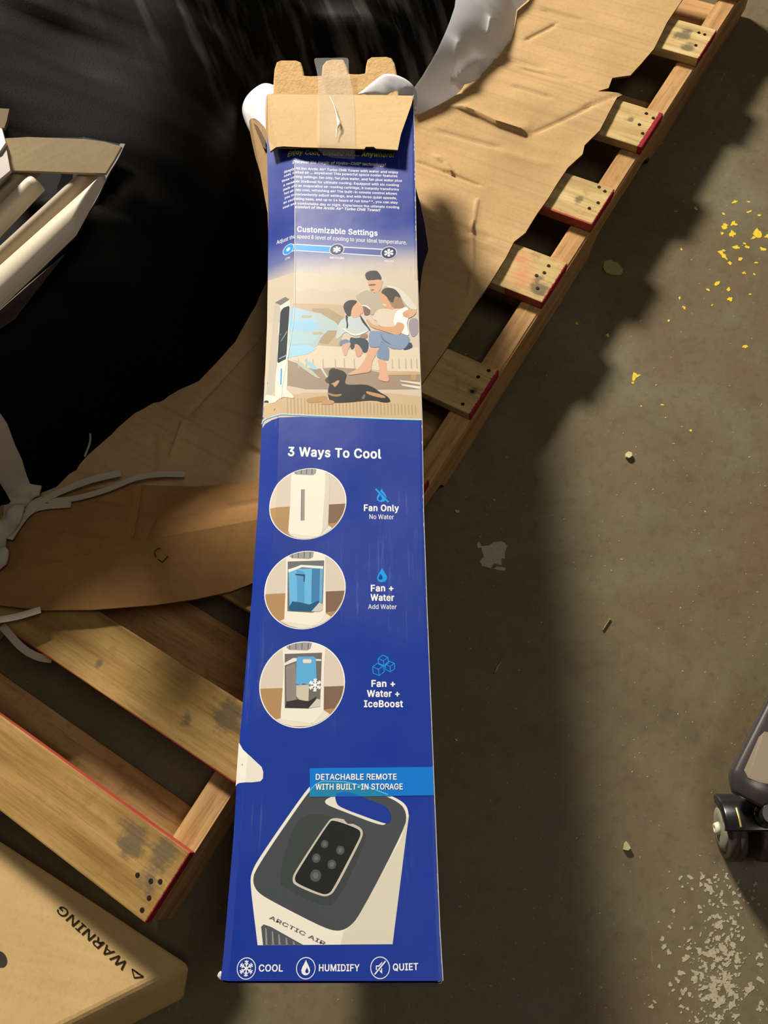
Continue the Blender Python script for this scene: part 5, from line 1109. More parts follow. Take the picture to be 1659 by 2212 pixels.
M.px(p5((670, 1020), (730, 1000), (860, 1010), (1090, 1070), (1220, 1050), (1290, 1110), (1260, 1200), (1180, 1290), (1000, 1270), (860, 1150), (850, 1200), (820, 1250), (740, 1245), (665, 1240)), (0.50, 0.58, 0.71), 11)
M.px(p5((850, 1020), (880, 1120), (1000, 1200), (990, 1215), (860, 1140)), (0.36, 0.44, 0.58), 12)
M.px(p5((620, 830), (650, 820), (740, 930), (1060, 950), (1090, 860), (1220, 910), (1150, 1050), (1090, 1070), (900, 1010), (720, 960), (650, 890)), (0.82, 0.62, 0.48), 12)
M.px(p5((665, 1245), (810, 1260), (790, 1350), (720, 1450), (710, 1560), (690, 1620), (540, 1640), (460, 1655), (350, 1665), (380, 1630), (520, 1560), (600, 1450), (640, 1350)), SK, 12)
M.px(p5((790, 1415), (935, 1450), (930, 1560), (960, 1660), (975, 1765), (900, 1760), (800, 1730), (830, 1660), (820, 1540)), (0.86, 0.66, 0.55), 12)
M.done()
M = Print('printed_girl', PICO); M.soft = True
M.px(p5((200, 960), (240, 850), (330, 800), (450, 780), (540, 790), (640, 840), (690, 960), (660, 1000), (450, 1090), (330, 1010), (280, 1050), (200, 1130), (175, 1110)), (0.74, 0.80, 0.80), 8)
M.px(p5((570, 620), (620, 615), (695, 670), (690, 760), (600, 780), (590, 690)), (0.48, 0.33, 0.30), 8); M.px(p5((565, 618), (640, 618), (702, 680), (690, 692), (630, 640), (570, 632)), (0.92, 0.90, 0.86), 9)
M.px(p5((420, 640), (480, 560), (540, 590), (590, 690), (580, 740), (530, 760), (540, 790), (440, 820), (400, 770), (370, 720), (360, 690), (410, 690)), (0.83, 0.64, 0.52), 9)
M.px(p5((285, 640), (310, 580), (380, 540), (480, 545), (500, 570), (430, 640), (410, 690), (400, 780), (350, 780), (310, 720)), (0.14, 0.14, 0.16), 10)
M.px(p5((320, 760), (360, 780), (350, 850), (365, 920), (350, 970), (330, 965), (340, 900), (325, 840)), (0.14, 0.14, 0.16), 10)
M.px(p5((530, 760), (560, 790), (620, 880), (660, 940), (700, 1000), (690, 1010), (640, 950), (560, 860)), (0.14, 0.14, 0.16), 10)
M.px(p5((380, 1090), (460, 1110), (560, 1100), (650, 1140), (670, 1200), (650, 1320), (580, 1330), (540, 1230), (470, 1180), (440, 1280), (390, 1270)), (0.18, 0.25, 0.29), 8)
M.px(p5((230, 1150), (330, 1120), (400, 1160), (370, 1190), (280, 1200), (230, 1240)), (0.45, 0.52, 0.63), 9)
M.px(p5((260, 1210), (330, 1190), (390, 1170), (400, 1210), (360, 1280), (340, 1370), (300, 1380), (270, 1290)), (0.82, 0.66, 0.57), 10)
M.px(p5((460, 1190), (530, 1230), (580, 1300), (560, 1380), (490, 1400), (470, 1340), (455, 1240)), (0.80, 0.63, 0.53), 10)
M.px(p5((290, 960), (450, 1075), (650, 995), (665, 1010), (460, 1100), (280, 980)), (0.93, 0.91, 0.86), 11); M.px(p5((520, 1085), (650, 1030), (655, 1110), (560, 1120)), (0.60, 0.47, 0.40), 9)
M.done()
M = Print('printed_dog', PICO); M.soft = True
M.px(p5((70, 1600), (120, 1555), (180, 1570), (290, 1600), (345, 1660), (320, 1720), (310, 1790), (380, 1810), (590, 1800), (680, 1820), (760, 1860), (850, 1930), (950, 1980), (1000, 2050), (960, 2075), (870, 2070), (760, 2040), (560, 2050), (400, 2070), (150, 2080), (80, 2060), (50, 1900), (90, 1790), (30, 1770), (10, 1730), (70, 1690)), (0.13, 0.13, 0.12), 9)
M.px(z2((500, 1250), (600, 1232), (700, 1225), (680, 1275), (600, 1285), (512, 1287)), (0.70, 0.56, 0.34), 9); M.px(z2((632, 1285), (700, 1255), (765, 1275), (740, 1302), (640, 1304)), (0.76, 0.58, 0.42), 10)
M.px(p5((620, 1900), (720, 1920), (850, 1950), (930, 1990), (900, 2012), (760, 1985), (640, 1945)), (0.74, 0.56, 0.40), 10); M.px(p5((560, 1990), (620, 1930), (610, 2010), (575, 2030)), (0.45, 0.43, 0.40), 10)
M.px(p5((95, 1790), (160, 1775), (185, 1745), (240, 1740), (205, 1800), (160, 1850), (130, 1800)), (0.76, 0.60, 0.44), 10); M.px(p5((40, 1915), (160, 1960), (270, 1940), (250, 1980), (140, 1985), (60, 1950)), (0.66, 0.52, 0.36), 10)
M.px(p5((15, 1715), (70, 1720), (80, 1780), (30, 1770)), (0.30, 0.23, 0.20), 10)
M.done()
M = Print('printed_tower_fan', PICO)
M.px(p4((400, 250), (490, 290), (480, 600), (430, 1100), (410, 1500), (405, 1740), (262, 1740), (290, 1400), (335, 900), (370, 500)), (0.76, 0.73, 0.67), 8)
M.px(p4((480, 300), (640, 200), (640, 300), (612, 900), (605, 1150), (592, 1640), (550, 1700), (400, 1740), (405, 1500), (430, 1200), (455, 700)), (0.93, 0.91, 0.85), 9)
M.px(p4((400, 250), (560, 160), (632, 200), (500, 290)), (0.50, 0.48, 0.46), 10)
M.px(p4((500, 370), (540, 330), (622, 300), (632, 330), (606, 700), (585, 1050), (572, 1150), (450, 1215), (435, 1190), (460, 800), (485, 420)), (0.22, 0.25, 0.27), 10)
for a_ in ((500, 480, 600, 420), (480, 640, 600, 560), (475, 760, 590, 640), (470, 900, 590, 700), (465, 1000, 585, 930), (500, 860, 580, 820), (460, 1140, 575, 1080)):
    M.px(p4((a_[0], a_[1]), (a_[2], a_[3]), (a_[2], a_[3]+26), (a_[0], a_[1]+16)), (0.52, 0.62, 0.68), 11)
M.px(p4((262, 1720), (400, 1740), (550, 1690), (592, 1640), (700, 1750), (680, 1775), (600, 1760), (540, 1755), (470, 1780), (400, 1840), (310, 1860), (290, 1810), (240, 1810), (220, 1840), (230, 1770)), (0.92, 0.89, 0.83), 10)
M.px(p4((230, 1815), (290, 1812), (300, 1845), (225, 1840)), (0.30, 0.27, 0.24), 11)
M.px(p4((490, 1300), (513, 1298), (502, 1555), (482, 1560)), (0.30, 0.62, 0.85), 11)
M.done()

# --- three ways to cool
word('three_ways_title', '3 Ways To Cool', (621.6, 984.5), (823.7, 990.3), 19.0, WHT, 2, 0.042)
word('caption_text', 'Fan Only', (786, 1103.5), (862, 1104.3), 13.4, WHT, 2, 0.042); word('caption_text', 'No Water', (798, 1120.8), (850.8, 1121.6), 9.8, WHT, 2, 0.008)
word('caption_text', 'Fan +', (801, 1277.3), (850, 1276.8), 13.6, WHT, 2, 0.042); word('caption_text', 'Water', (800.4, 1297.2), (851.6, 1297.7), 13.6, WHT, 2, 0.042); word('caption_text', 'Add Water', (795.3, 1315.2), (856.9, 1315.8), 10, WHT, 2, 0.008)
word('caption_text', 'Fan +', (802.3, 1483.4), (853.6, 1483.4), 14, WHT, 2, 0.042); word('caption_text', 'Water +', (792.6, 1505), (863.3, 1505), 14, WHT, 2, 0.042); word('caption_text', 'IceBoost', (786.2, 1527.2), (870.8, 1527.2), 14, WHT, 2, 0.042)
def bub(k, c_px, zf):
    P = Print('round_picture'); c0 = uv(un(*c_px, ZB)); r = 0.0500
    P.circle(c0, r, WHT, 2, 64); P.circle(c0, r-.0012, (0.85, 0.80, 0.74), 3, 64)
    P.clipc = (c0, r-.0011)
    ch = {0: -0.0035, 1: -0.0040, 2: -0.0040}[k]
    P.circle(c0, r-.0012, (0.70, 0.55, 0.38), 4, 64, chord=ch)
    P.uvpoly([(c0[0]+0.026, c0[1]+ch), (c0[0]+.0485, c0[1]+ch), (c0[0]+.046, c0[1]-.016), (c0[0]+.038, c0[1]-.029), (c0[0]+.026, c0[1]-.030)], (0.50, 0.40, 0.33), 5)
    W1 = (0.94, 0.92, 0.87); G1 = (0.85, 0.83, 0.78)
    if k == 0:
        P.px(zf((370, 865), (400, 880), (640, 905), (715, 810), (755, 840), (700, 890), (600, 922), (500, 925), (420, 900)), (0.90, 0.88, 0.83), 6)
        P.px(zf((690, 345), (722, 385), (725, 480), (712, 810), (640, 905), (655, 860), (680, 480)), G1, 6)
        P.px(zf((413, 350), (500, 335), (600, 338), (690, 365), (690, 480), (662, 860), (650, 890), (630, 905), (400, 880), (388, 860), (405, 600)), W1, 7)
        P.px(zf((497, 520), (522, 516), (520, 770), (493, 772)), (0.62, 0.58, 0.57), 9); P.px(zf((493, 518), (498, 516), (494, 772), (489, 770)), (0.40, 0.38, 0.38), 9)
        vt = zf((420, 345), (520, 334), (618, 345), (612, 385), (590, 402), (450, 396), (425, 370))
    elif k == 1:
        P.px(zf((320, 1590), (360, 1570), (600, 1630), (690, 1525), (745, 1560), (700, 1610), (600, 1645), (480, 1650), (400, 1630)), (0.90, 0.88, 0.83), 6)
        P.px(zf((370, 1035), (450, 1016), (600, 1018), (690, 1050), (692, 1180), (692, 1530), (640, 1600), (600, 1627), (560, 1625), (355, 1595), (358, 1500), (368, 1300)), W1, 7)
        P.px(zf((383, 1105), (680, 1096), (668, 1500), (580, 1522), (380, 1510)), (0.42, 0.44, 0.46), 8)
        P.px(zf((386, 1170), (450, 1150), (490, 1133), (672, 1143), (672, 1165), (500, 1152), (390, 1196)), (0.93, 0.93, 0.92), 11)
        P.px(zf((390, 1190), (450, 1165), (640, 1160), (640, 1440), (580, 1510), (400, 1500)), (0.42, 0.72, 0.90), 9)
        P.px(zf((455, 1170), (520, 1190), (520, 1450), (460, 1440)), (0.34, 0.62, 0.82), 10); P.px(zf((580, 1165), (640, 1160), (640, 1440), (575, 1440)), (0.25, 0.50, 0.70), 10)
        P.px(zf((392, 1480), (420, 1430), (470, 1435), (560, 1455), (640, 1420), (640, 1440), (580, 1510), (400, 1503)), (0.12, 0.35, 0.52), 11)
        P.px(zf((645, 1165), (672, 1165), (662, 1440), (640, 1440)), (0.40, 0.68, 0.86), 10); P.px(zf((445, 1205), (525, 1212), (520, 1270), (512, 1270), (512, 1225), (445, 1215)), (0.14, 0.30, 0.45), 12)
        P.px(zf((575, 1512), (640, 1440), (668, 1450), (668, 1500), (640, 1515)), (0.80, 0.79, 0.76), 12)
        vt = zf((392, 1045), (450, 1020), (560, 1020), (596, 1025), (588, 1070), (560, 1084), (420, 1078), (395, 1062))
    else:
        P.px(zf((350, 700), (385, 690), (630, 730), (715, 625), (768, 660), (700, 722), (600, 752), (480, 755), (400, 735)), (0.90, 0.88, 0.83), 6)
        P.px(zf((395, 125), (480, 100), (620, 98), (735, 140), (722, 300), (718, 640), (640, 725), (610, 730), (385, 700), (385, 650), (410, 300)), W1, 7)
        P.px(zf((415, 190), (706, 180), (690, 600), (600, 616), (415, 612)), (0.44, 0.42, 0.41), 8)
        P.px(zf((412, 262), (480, 222), (520, 222), (700, 232), (700, 245), (520, 240), (415, 280)), (0.90, 0.89, 0.86), 9)
        P.px(zf((425, 290), (500, 260), (505, 560), (430, 590)), (0.56, 0.53, 0.50), 9); P.px(zf((505, 435), (605, 430), (600, 555), (540, 558), (505, 520)), (0.80, 0.77, 0.70), 10)
        P.px(zf((430, 560), (520, 545), (600, 560), (665, 520), (640, 590), (600, 613), (420, 608)), (0.22, 0.20, 0.20), 10)
        P.px(zf((508, 225), (520, 212), (640, 210), (658, 225), (665, 430), (600, 432), (558, 418), (545, 436), (503, 425)), (0.36, 0.68, 0.88), 11)
        P.px(zf((555, 238), (565, 232), (618, 232), (626, 245), (618, 262), (560, 262)), (0.90, 0.86, 0.78), 12)
        P.flake(uv(un(*zf((652, 433))[0], ZB)), .0075, .0015, (0.96, 0.96, 0.96), 13)
        P.px(zf((600, 614), (665, 540), (690, 545), (690, 600)), (0.82, 0.80, 0.76), 12)
        vt = zf((425, 120), (480, 100), (600, 97), (628, 105), (615, 150), (590, 162), (450, 158), (428, 140))
    P.px(vt, (0.62, 0.62, 0.62), 9)
    x0_, x1_ = vt[0][0]+8, vt[3][0]-8; ym = (vt[0][1]+vt[4][1])/2
    for j in range(4):
        xx = x0_+(x1_-x0_)*j/3; P.px([(xx-1, ym-8), (xx+1, ym-8), (xx+.6, ym+5), (xx-1.4, ym+5)], (0.40, 0.40, 0.41), 10)
    return P.done()
bub(0, (664, 1087), z3); bub(1, (658.3, 1273), z3); bub(2, (652.3, 1477.3), z4)
T = Print('no_water_icon')
c_ = uv(un(824.5, 1071, ZB)); T.drop(c_, .0165, CY, 2); T.drop((c_[0]-.002, c_[1]-.0028), .0065, (0.105, 0.22, 0.60), 3); T.line((c_[0]-.0075, c_[1]+.0100), (c_[0]+.0085, c_[1]-.0095), .0022, CY, 4); T.line((c_[0]-.0055, c_[1]+.0100), (c_[0]+.0100, c_[1]-.0090), .0010, (0.105, 0.22, 0.60), 3)
T.done(); T = Print('water_icon')
c_ = uv(un(825.3, 1243.5, ZB)); T.drop(c_, .0160, CY, 2); T.drop((c_[0]-.0018, c_[1]-.0015), .0070, (0.105, 0.22, 0.60), 3)
T.done(); T = Print('ice_cubes_icon')
for (cx_, cy_, r_) in ((1183, 243, 44), (1145, 310, 50), (1235, 288, 42)):
    H = [z4((cx_+r_*math.cos(a_), cy_+r_*math.sin(a_)))[0] for a_ in [math.pi/6*(2*i+1)-.12 for i in range(6)]]
    ctr = z4((cx_, cy_))[0]
    T.px(H, (0.105, 0.22, 0.60), 2 if cx_ == 1183 else 4)
    T.pline(H+[H[0]], 1.5, CY, 5); T.pline([H[1], ctr], 1.4, CY, 5); T.pline([H[3], ctr], 1.4, CY, 5); T.pline([H[5], ctr], 1.4, CY, 5)
T.done()

# --- remote picture and bottom row
T = Print('remote_picture')
T.soft = False
T.px(z4((58, 878), (90, 935), (150, 990), (235, 1070), (248, 1110), (245, 1160), (225, 1182), (160, 1190), (60, 1195), (42, 1205), (33, 1222)), (0.92, 0.90, 0.86), 2)
T.px(z5((740, 155), (900, 158), (1130, 215), (1250, 260), (1330, 310), (1352, 380), (1335, 500), (1238, 1275), (1238, 1275), (1238, 1275), (308, 1282), (308, 1282), (308, 1282), (258, 870), (262, 790), (310, 690), (640, 215), (690, 170)), (0.93, 0.91, 0.86), 2, True)
T.px(z5((1340, 400), (1352, 380), (1300, 760), (1238, 1275), (880, 1277), (900, 1190), (980, 1120), (1290, 560)), (0.86, 0.83, 0.76), 3)
T.px(z5((700, 190), (760, 165), (900, 168), (1130, 228), (1290, 300), (1335, 370), (1325, 470), (1010, 1080), (930, 1165), (850, 1187), (740, 1150), (420, 985), (310, 920), (273, 850), (290, 760), (650, 235)), (0.28, 0.30, 0.32), 4, True)
T.px(z5((560, 420), (720, 360), (1040, 470), (1060, 560), (860, 980), (760, 1020), (520, 900), (440, 850)), (0.25, 0.27, 0.28), 5, True)
T.px(z5((772, 280), (835, 250), (1000, 240), (1000, 300), (1190, 350), (1200, 448), (1150, 457), (860, 345), (775, 310)), (0.90, 0.88, 0.84), 6, True)
T.px(z5((840, 252), (880, 238), (1000, 245), (1100, 290), (1190, 320), (1232, 380), (1225, 430), (1200, 448), (1100, 415), (870, 330), (848, 295)), (0.105, 0.22, 0.60), 7, True)
T.px(z5((825, 403), (900, 412), (930, 430), (1020, 470), (1037, 510), (1020, 560), (840, 910), (800, 942), (750, 947), (560, 868), (546, 830), (560, 780), (790, 430)), (0.78, 0.76, 0.70), 6, True)
T.px(z5((830, 417), (1005, 480), (1020, 512), (1005, 555), (825, 900), (795, 928), (755, 932), (575, 855), (563, 825), (575, 785), (800, 435)), (0.13, 0.14, 0.15), 7, True)
T.px(z5((905, 420), (940, 405), (965, 420), (965, 445), (930, 445)), (0.30, 0.30, 0.30), 8)
for q, r in (((770, 585), 25), ((878, 628), 27), ((712, 682), 28), ((820, 725), 28), ((708, 802), 36)):
    c_ = uv(un(*z5(q)[0], ZB)); T.circle(c_, r*0.000163, (0.32, 0.33, 0.33), 8, 20); T.circle(c_, r*0.00009, (0.42, 0.42, 0.42), 9, 6)
T.px(z5((332, 1155), (350, 1138), (400, 1155), (560, 1245), (620, 1278), (345, 1280)), (0.33, 0.34, 0.37), 4)
for x in (365, 410, 455, 505, 555): T.px(z5((x-5, 1155+(x-350)*.48), (x+5, 1160+(x-350)*.48), (x+12, 1279), (x-2, 1279)), (0.55, 0.56, 0.58), 5)
T.text('ARCTIC AIR', z5((385, 1098))[0], z5((775, 1288))[0], 8.6, (0.42, 0.42, 0.43), 5, 0.03, 0.25)
T.done()
T = Print('remote_banner')
T.px(z4((610, 1080), (1570, 1070), (1578, 1292), (612, 1303)), (0.03, 0.47, 0.84), 10)
T.px(z4((612, 1303), (605, 1265), (680, 1190), (760, 1180), (900, 1190), (1060, 1225), (1240, 1298)), (0.12, 0.52, 0.70), 11)
T.pline(z4((605, 1262), (650, 1210), (710, 1180), (880, 1185), (1060, 1225), (1220, 1285)), 1.6, (0.40, 0.76, 0.94), 12)
T.px(z4((810, 1300), (820, 1272), (900, 1262), (1010, 1298)), (0.05, 0.40, 0.78), 12)
T.text('DETACHABLE REMOTE', (682.8, 1685.3), (857.8, 1684.8), 12.3, (0.10, 0.20, 0.42), 13, 0.03)
T.text('DETACHABLE REMOTE', (682.2, 1684.5), (857.2, 1684), 12.3, WHT, 14, 0.03)
T.text('WITH BUILT-IN STORAGE', (682.2, 1706.6), (870.8, 1706.1), 12.3, (0.10, 0.20, 0.42), 13, 0.03)
T.text('WITH BUILT-IN STORAGE', (681.6, 1705.8), (870.2, 1705.3), 12.3, WHT, 14, 0.03)
T.done()
cs = []
word('feature_text', 'COOL', (558.7, 2098.3), (611, 2098.3), 14.5, WHT, 2, 0.03); word('feature_text', 'HUMIDIFY', (688.8, 2097.7), (776.6, 2097.7), 14.5, WHT, 2, 0.03); word('feature_text', 'QUIET', (848.7, 2096.5), (903.6, 2095), 14.5, WHT, 2, 0.03)
cs = [uv(un(*q, ZB)) for q in ((532.1, 2092), (660.6, 2091.4), (821.1, 2090.5))]
INK0 = (0.105, 0.22, 0.60)
T = Print('snowflake_icon'); T.circle(cs[0], .0098, WHT, 2, 36); T.circle(cs[0], .0090, INK0, 3, 36); T.flake(cs[0], .0072, .0011, WHT, 5); T.done()
T = Print('drop_icon'); T.circle(cs[1], .0098, WHT, 2, 36); T.circle(cs[1], .0090, INK0, 3, 36); T.drop(cs[1], .0118, WHT, 5); T.drop((cs[1][0]+.0012, cs[1][1]-.002), .0045, INK0, 6); T.done()
T = Print('quiet_icon'); c_ = cs[2]; T.circle(c_, .0098, WHT, 2, 36); T.circle(c_, .0090, INK0, 3, 36)
T.uvpoly([(c_[0]-.0042, c_[1]-.002), (c_[0]-.0015, c_[1]-.002), (c_[0]+.0020, c_[1]-.0052), (c_[0]+.0020, c_[1]+.0052), (c_[0]-.0015, c_[1]+.002), (c_[0]-.0042, c_[1]+.002)], WHT, 5)
T.uvpoly([(c_[0]-.0032, c_[1]-.001), (c_[0]-.0010, c_[1]-.001), (c_[0]+.0010, c_[1]-.0028), (c_[0]+.0010, c_[1]+.0028), (c_[0]-.0010, c_[1]+.001), (c_[0]-.0032, c_[1]+.001)], INK0, 6)
T.line((c_[0]-.0055, c_[1]-.0058), (c_[0]+.0055, c_[1]+.0058), .0026, INK0, 7); T.line((c_[0]-.0055, c_[1]-.0058), (c_[0]+.0055, c_[1]+.0058), .0012, WHT, 8)
T.done()

# --- worn crease highlight, side bulge, flaps
T = Print('worn_crease')
vv_ = [v for v in dense if uv(un(605, 890, ZB))[1] < v < uv(un(637, 330, ZB))[1]]
for a, b in zip(vv_, vv_[1:]):
    T.line((interp(CT, a)+.0002, a), (interp(CT, b)+.0002, b), .0010, (0.88, 0.88, 0.86), 16)
T.done()
# right side panel bulging out near the open end
bul = [(898, 404, .285), (903, 424, .27), (908, 440, .26), (913, 462, .25), (918, 485, .24), (921, 505, .235), (924, 525, .23), (925, 536, .23), (921, 548, .232), (914, 565, .25), (905, 582, .28)]
BP = [un(*q) for q in bul]; inn_ = [un(894+(q[1]-404)*0.03, q[1], .292) for q in bul]
n = len(BP)
Vb = BP+inn_+[p-Vector((0, 0, .004)) for p in BP]+[p-Vector((0, 0, .06)) for p in inn_]
Fb = [[i, i+1, n+i+1, n+i] for i in range(n-1)]+[[i, 2*n+i, 2*n+i+1, i+1] for i in range(n-1)]+[[2*n+i, 3*n+i, 3*n+i+1, 2*n+i+1] for i in range(n-1)]
obj('side_bulge', Vb, Fb, navy, BOX)
e_ = [p+Vector((0, 0, .0008)) for p in BP[2:8]]
line_strip('worn_side_edge', e_, 0.0016, m_simple('raw_board_edge', (0.72, 0.62, 0.48), 0.8, 0.1), BOX, 0.0005)
# front closing flap folded back over the print, kraft side out
f_in = [un(578, 202, ZB+.0035), un(736, 204, ZB+.0045), un(894, 207, ZB+.0035)]
def flap(name, outline, th, mat, parent, edge=None):
    n = len(outline); V = [Vector(p) for p in outline]+[Vector(p)-Vector((0, 0, th)) for p in outline]
    nz = sum(((V[(i+1) % n].x-V[i].x)*(V[(i+1) % n].y+V[i].y)) for i in range(n))
    top = list(range(n)) if nz < 0 else list(range(n))[::-1]; bot = [i+n for i in top[::-1]]
    F = [top, bot]; 
    for i in range(n):
        a, b = top[i], top[(i+1) % n]; F.append([a+n, b+n, b, a])
    return obj(name, V, F, [mat, edge] if edge else mat, parent, False, [0, 0]+[1 if edge else 0]*n)
fo = [(578, 203, .3040), (600, 201, .3044), (660, 203, .3046), (740, 205, .3048), (820, 205, .3046), (893, 207, .3042), (889, 225, .306), (878, 256, .310), (866, 290, .314), (859, 324, .318),
      (812, 321, .317), (807, 317, .317), (790, 317, .317), (787, 322, .317), (720, 320, .316), (650, 318, .313), (612, 316, .309), (596, 318, .304), (584, 327, .297), (580, 305, .294), (574, 280, .298), (574, 240, .301)]
flap('folded_top_flap', [un(*q) for q in fo], 0.0028, kin, BOX, kraft_edge)
# left side panel turned out, raw inside showing
lf = [(538, 262, .262), (541, 256, .266), (550, 256, .27), (560, 262, .272), (570, 273, .275), (577, 285, .276), (583, 325, .276), (586, 360, .275), (584, 420, .274), (582, 480, .274), (580, 512, .274),
      (578, 460, .268), (577, 425, .262), (571, 400, .258), (561, 370, .254), (552, 340, .252), (545, 310, .252), (540, 285, .256)]
flap('turned_out_side', [un(*q) for q in lf], 0.003, m_card('raw_side', (0.60, 0.48, 0.33), (0.66, 0.54, 0.38), 0.6, 700, 0.1, 0.1), BOX, kraft_edge)
flap('torn_edge', [un(*q) for q in [(548, 266, .274), (556, 272, .277), (566, 288, .279), (572, 302, .280), (575, 322, .280), (568, 318, .279), (560, 296, .278), (552, 278, .276)]], 0.002, m_simple('torn_board', (0.42, 0.34, 0.27), 0.85, 0.1), BOX)

# ------------------------------------------------------------------ moulded pulp end piece and foam bag in the open end
pulp = Mat('moulded_pulp', 0.9, 0.1); _p = pulp.pos(); _n = pulp.noise(_p, 90, 4, 0.7)
pulp.col(pulp.mix(pulp.ramp(_n, [(0.3, 0.6), (0.6, 0.0)]), lin((0.80, 0.66, 0.46)), lin((0.66, 0.51, 0.33)))); pulp.bump(_n, 0.6, 0.004)
ZE = 0.272
pp = [(588, 250), (590, 172), (592, 148), (597, 133), (607, 129), (640, 129), (650, 133), (654, 145), (657, 162), (672, 163), (694, 162), (696, 140), (704, 130), (718, 127), (742, 127), (748, 140), (753, 158), (775, 159), (788, 157), (790, 140), (793, 128), (802, 122), (835, 121), (846, 124), (853, 136), (858, 162), (862, 200), (862, 250)]
o_ = [un(x, y, ZE) for x, y in pp]
bm = bmesh.new()
vt_ = [bm.verts.new(p) for p in o_]; bt_ = [bm.verts.new(p-Vector((0, 0, .030))) for p in o_]
f_ = bm.faces.new(vt_); g_ = bm.faces.new(bt_[::-1])
for i in range(len(o_)): bm.faces.new((vt_[(i+1) % len(o_)], vt_[i], bt_[i], bt_[(i+1) % len(o_)]))
bmesh.ops.recalc_face_normals(bm, faces=bm.faces)
es = [e for e in bm.edges if abs(e.verts[0].co.z-e.verts[1].co.z) < 1e-4]
bmesh.ops.bevel(bm, geom=es, offset=0.0035, segments=3, profile=0.5, affect='EDGES')
t = from_bm('pulp_end_piece', bm, pulp.m, None, False)
tag(t, 'brown moulded pulp packing piece with three blocky teeth sticking out of the open carton end', 'packaging')
foam = m_simple('white_foam_wrap', (0.86, 0.85, 0.86), 0.5, 0.35)
def arcband(name, outer, inner, mat, lab, rise=0.02):
    m = 8; V = []; F = []
    A = catmull([un(*q) for q in outer], 5); B = catmull([un(*q) for q in inner], 5); n = min(len(A), len(B))
    for i in range(n):
        for j in range(m):
            s_ = j/(m-1); p = A[i].lerp(B[i], s_); p = p+Vector((0, 0, rise*math.sin(math.pi*s_)*(0.8+0.3*ns(i*.3, j*.5, rise*50)))); V.append(p)
    for i in range(n-1):
        for j in range(m-1):
            a = i*m+j; F.append([a, a+1, a+m+1, a+m])
    o = obj(name, V, F, mat, None, True); s = o.modifiers.new('film', 'SOLIDIFY'); s.thickness = 0.002
    return tag(o, lab, 'foam wrap')
arcband('foam_wrap', [(545, 296, .245), (529, 262, .245), (523, 236, .247), (530, 212, .250), (548, 192, .254), (570, 180, .258), (592, 184, .262), (618, 200, .266)],
        [(578, 296, .262), (578, 268, .264), (577, 245, .266), (577, 225, .267), (577, 214, .268), (580, 208, .269), (595, 207, .270), (612, 207, .270)], foam, 'white foam wrap bulging out of the left side of the open carton end', 0.004)
arcband('foam_wrap', [(772, 204, .278), (790, 190, .280), (812, 172, .282), (832, 160, .284), (856, 162, .282), (878, 172, .278), (893, 186, .272), (901, 205, .262), (900, 240, .25)],
        [(800, 208, .272), (820, 208, .272), (835, 206, .272), (846, 205, .270), (860, 206, .268), (870, 207, .266), (884, 209, .262), (890, 216, .256), (895, 240, .25)], foam, 'white foam wrap arching over the right side of the open carton end', 0.003)
# clear tape
tp = bpy.data.materials.new('clear_tape'); tp.use_nodes = True; nt = tp.node_tree; b_ = nt.nodes['Principled BSDF']
b_.inputs['Roughness'].default_value = 0.12; b_.inputs['Specular IOR Level'].default_value = 0.8; b_.inputs['Alpha'].default_value = 0.20; b_.inputs['Base Color'].default_value = (0.8, 0.78, 0.74, 1)
TP = [((676, 126), (755, 126), .290), ((684, 150), (752, 150), .288), ((688, 175), (758, 176), .292), ((686, 203), (764, 205), .3065), ((686, 240), (766, 241), .3105), ((685, 280), (767, 282), .3155), ((684, 316), (767, 320), .3190), ((690, 332), (767, 340), .3045), ((716, 341), (767, 346), .3018)]
V = []; F = []; m = 9; rn = random.Random(2)
for a, b, z in TP:
    A, B = un(*a, z), un(*b, z)
    for j in range(m):
        p = A.lerp(B, j/(m-1)); p.z += 0.0006+0.0022*max(0, ns(p.x*60, p.y*60, 3))
        V.append(p)
for i in range(len(TP)-1):
    for j in range(m-1):
        a = i*m+j; F.append([a, a+m, a+m+1, a+1])
t = obj('clear_tape', V, F, tp, None, True); s = t.modifiers.new('film', 'SUBSURF'); s.levels = 2; s.render_levels = 2
tag(t, 'strip of shiny clear packing tape running over the pulp piece and the folded kraft flap', 'tape')
hm = m_simple('tape_wrinkle', (0.95, 0.95, 0.93), 0.15, 0.9)
rid = [un(*q) for q in [(712, 208, .3125), (719, 222, .3150), (725, 238, .316), (729, 255, .318), (732, 268, .319), (728, 280, .319), (726, 296, .319)]]
P = catmull(rid, 5); V = []; F = []
for i, p in enumerate(P):
    w = 0.0006+0.0020*math.exp(-((i-19)/5.0)**2); t_ = (P[min(i+1, len(P)-1)]-P[max(0, i-1)]).normalized(); s_ = Vector((-t_.y, t_.x, 0))
    V += [p-s_*w, p+Vector((0, 0, w*1.2)), p+s_*w]
for i in range(len(P)-1):
    a = i*3; F += [[a, a+1, a+4, a+3], [a+1, a+2, a+5, a+4]]
obj('wrinkle', V, F, hm, t, True)

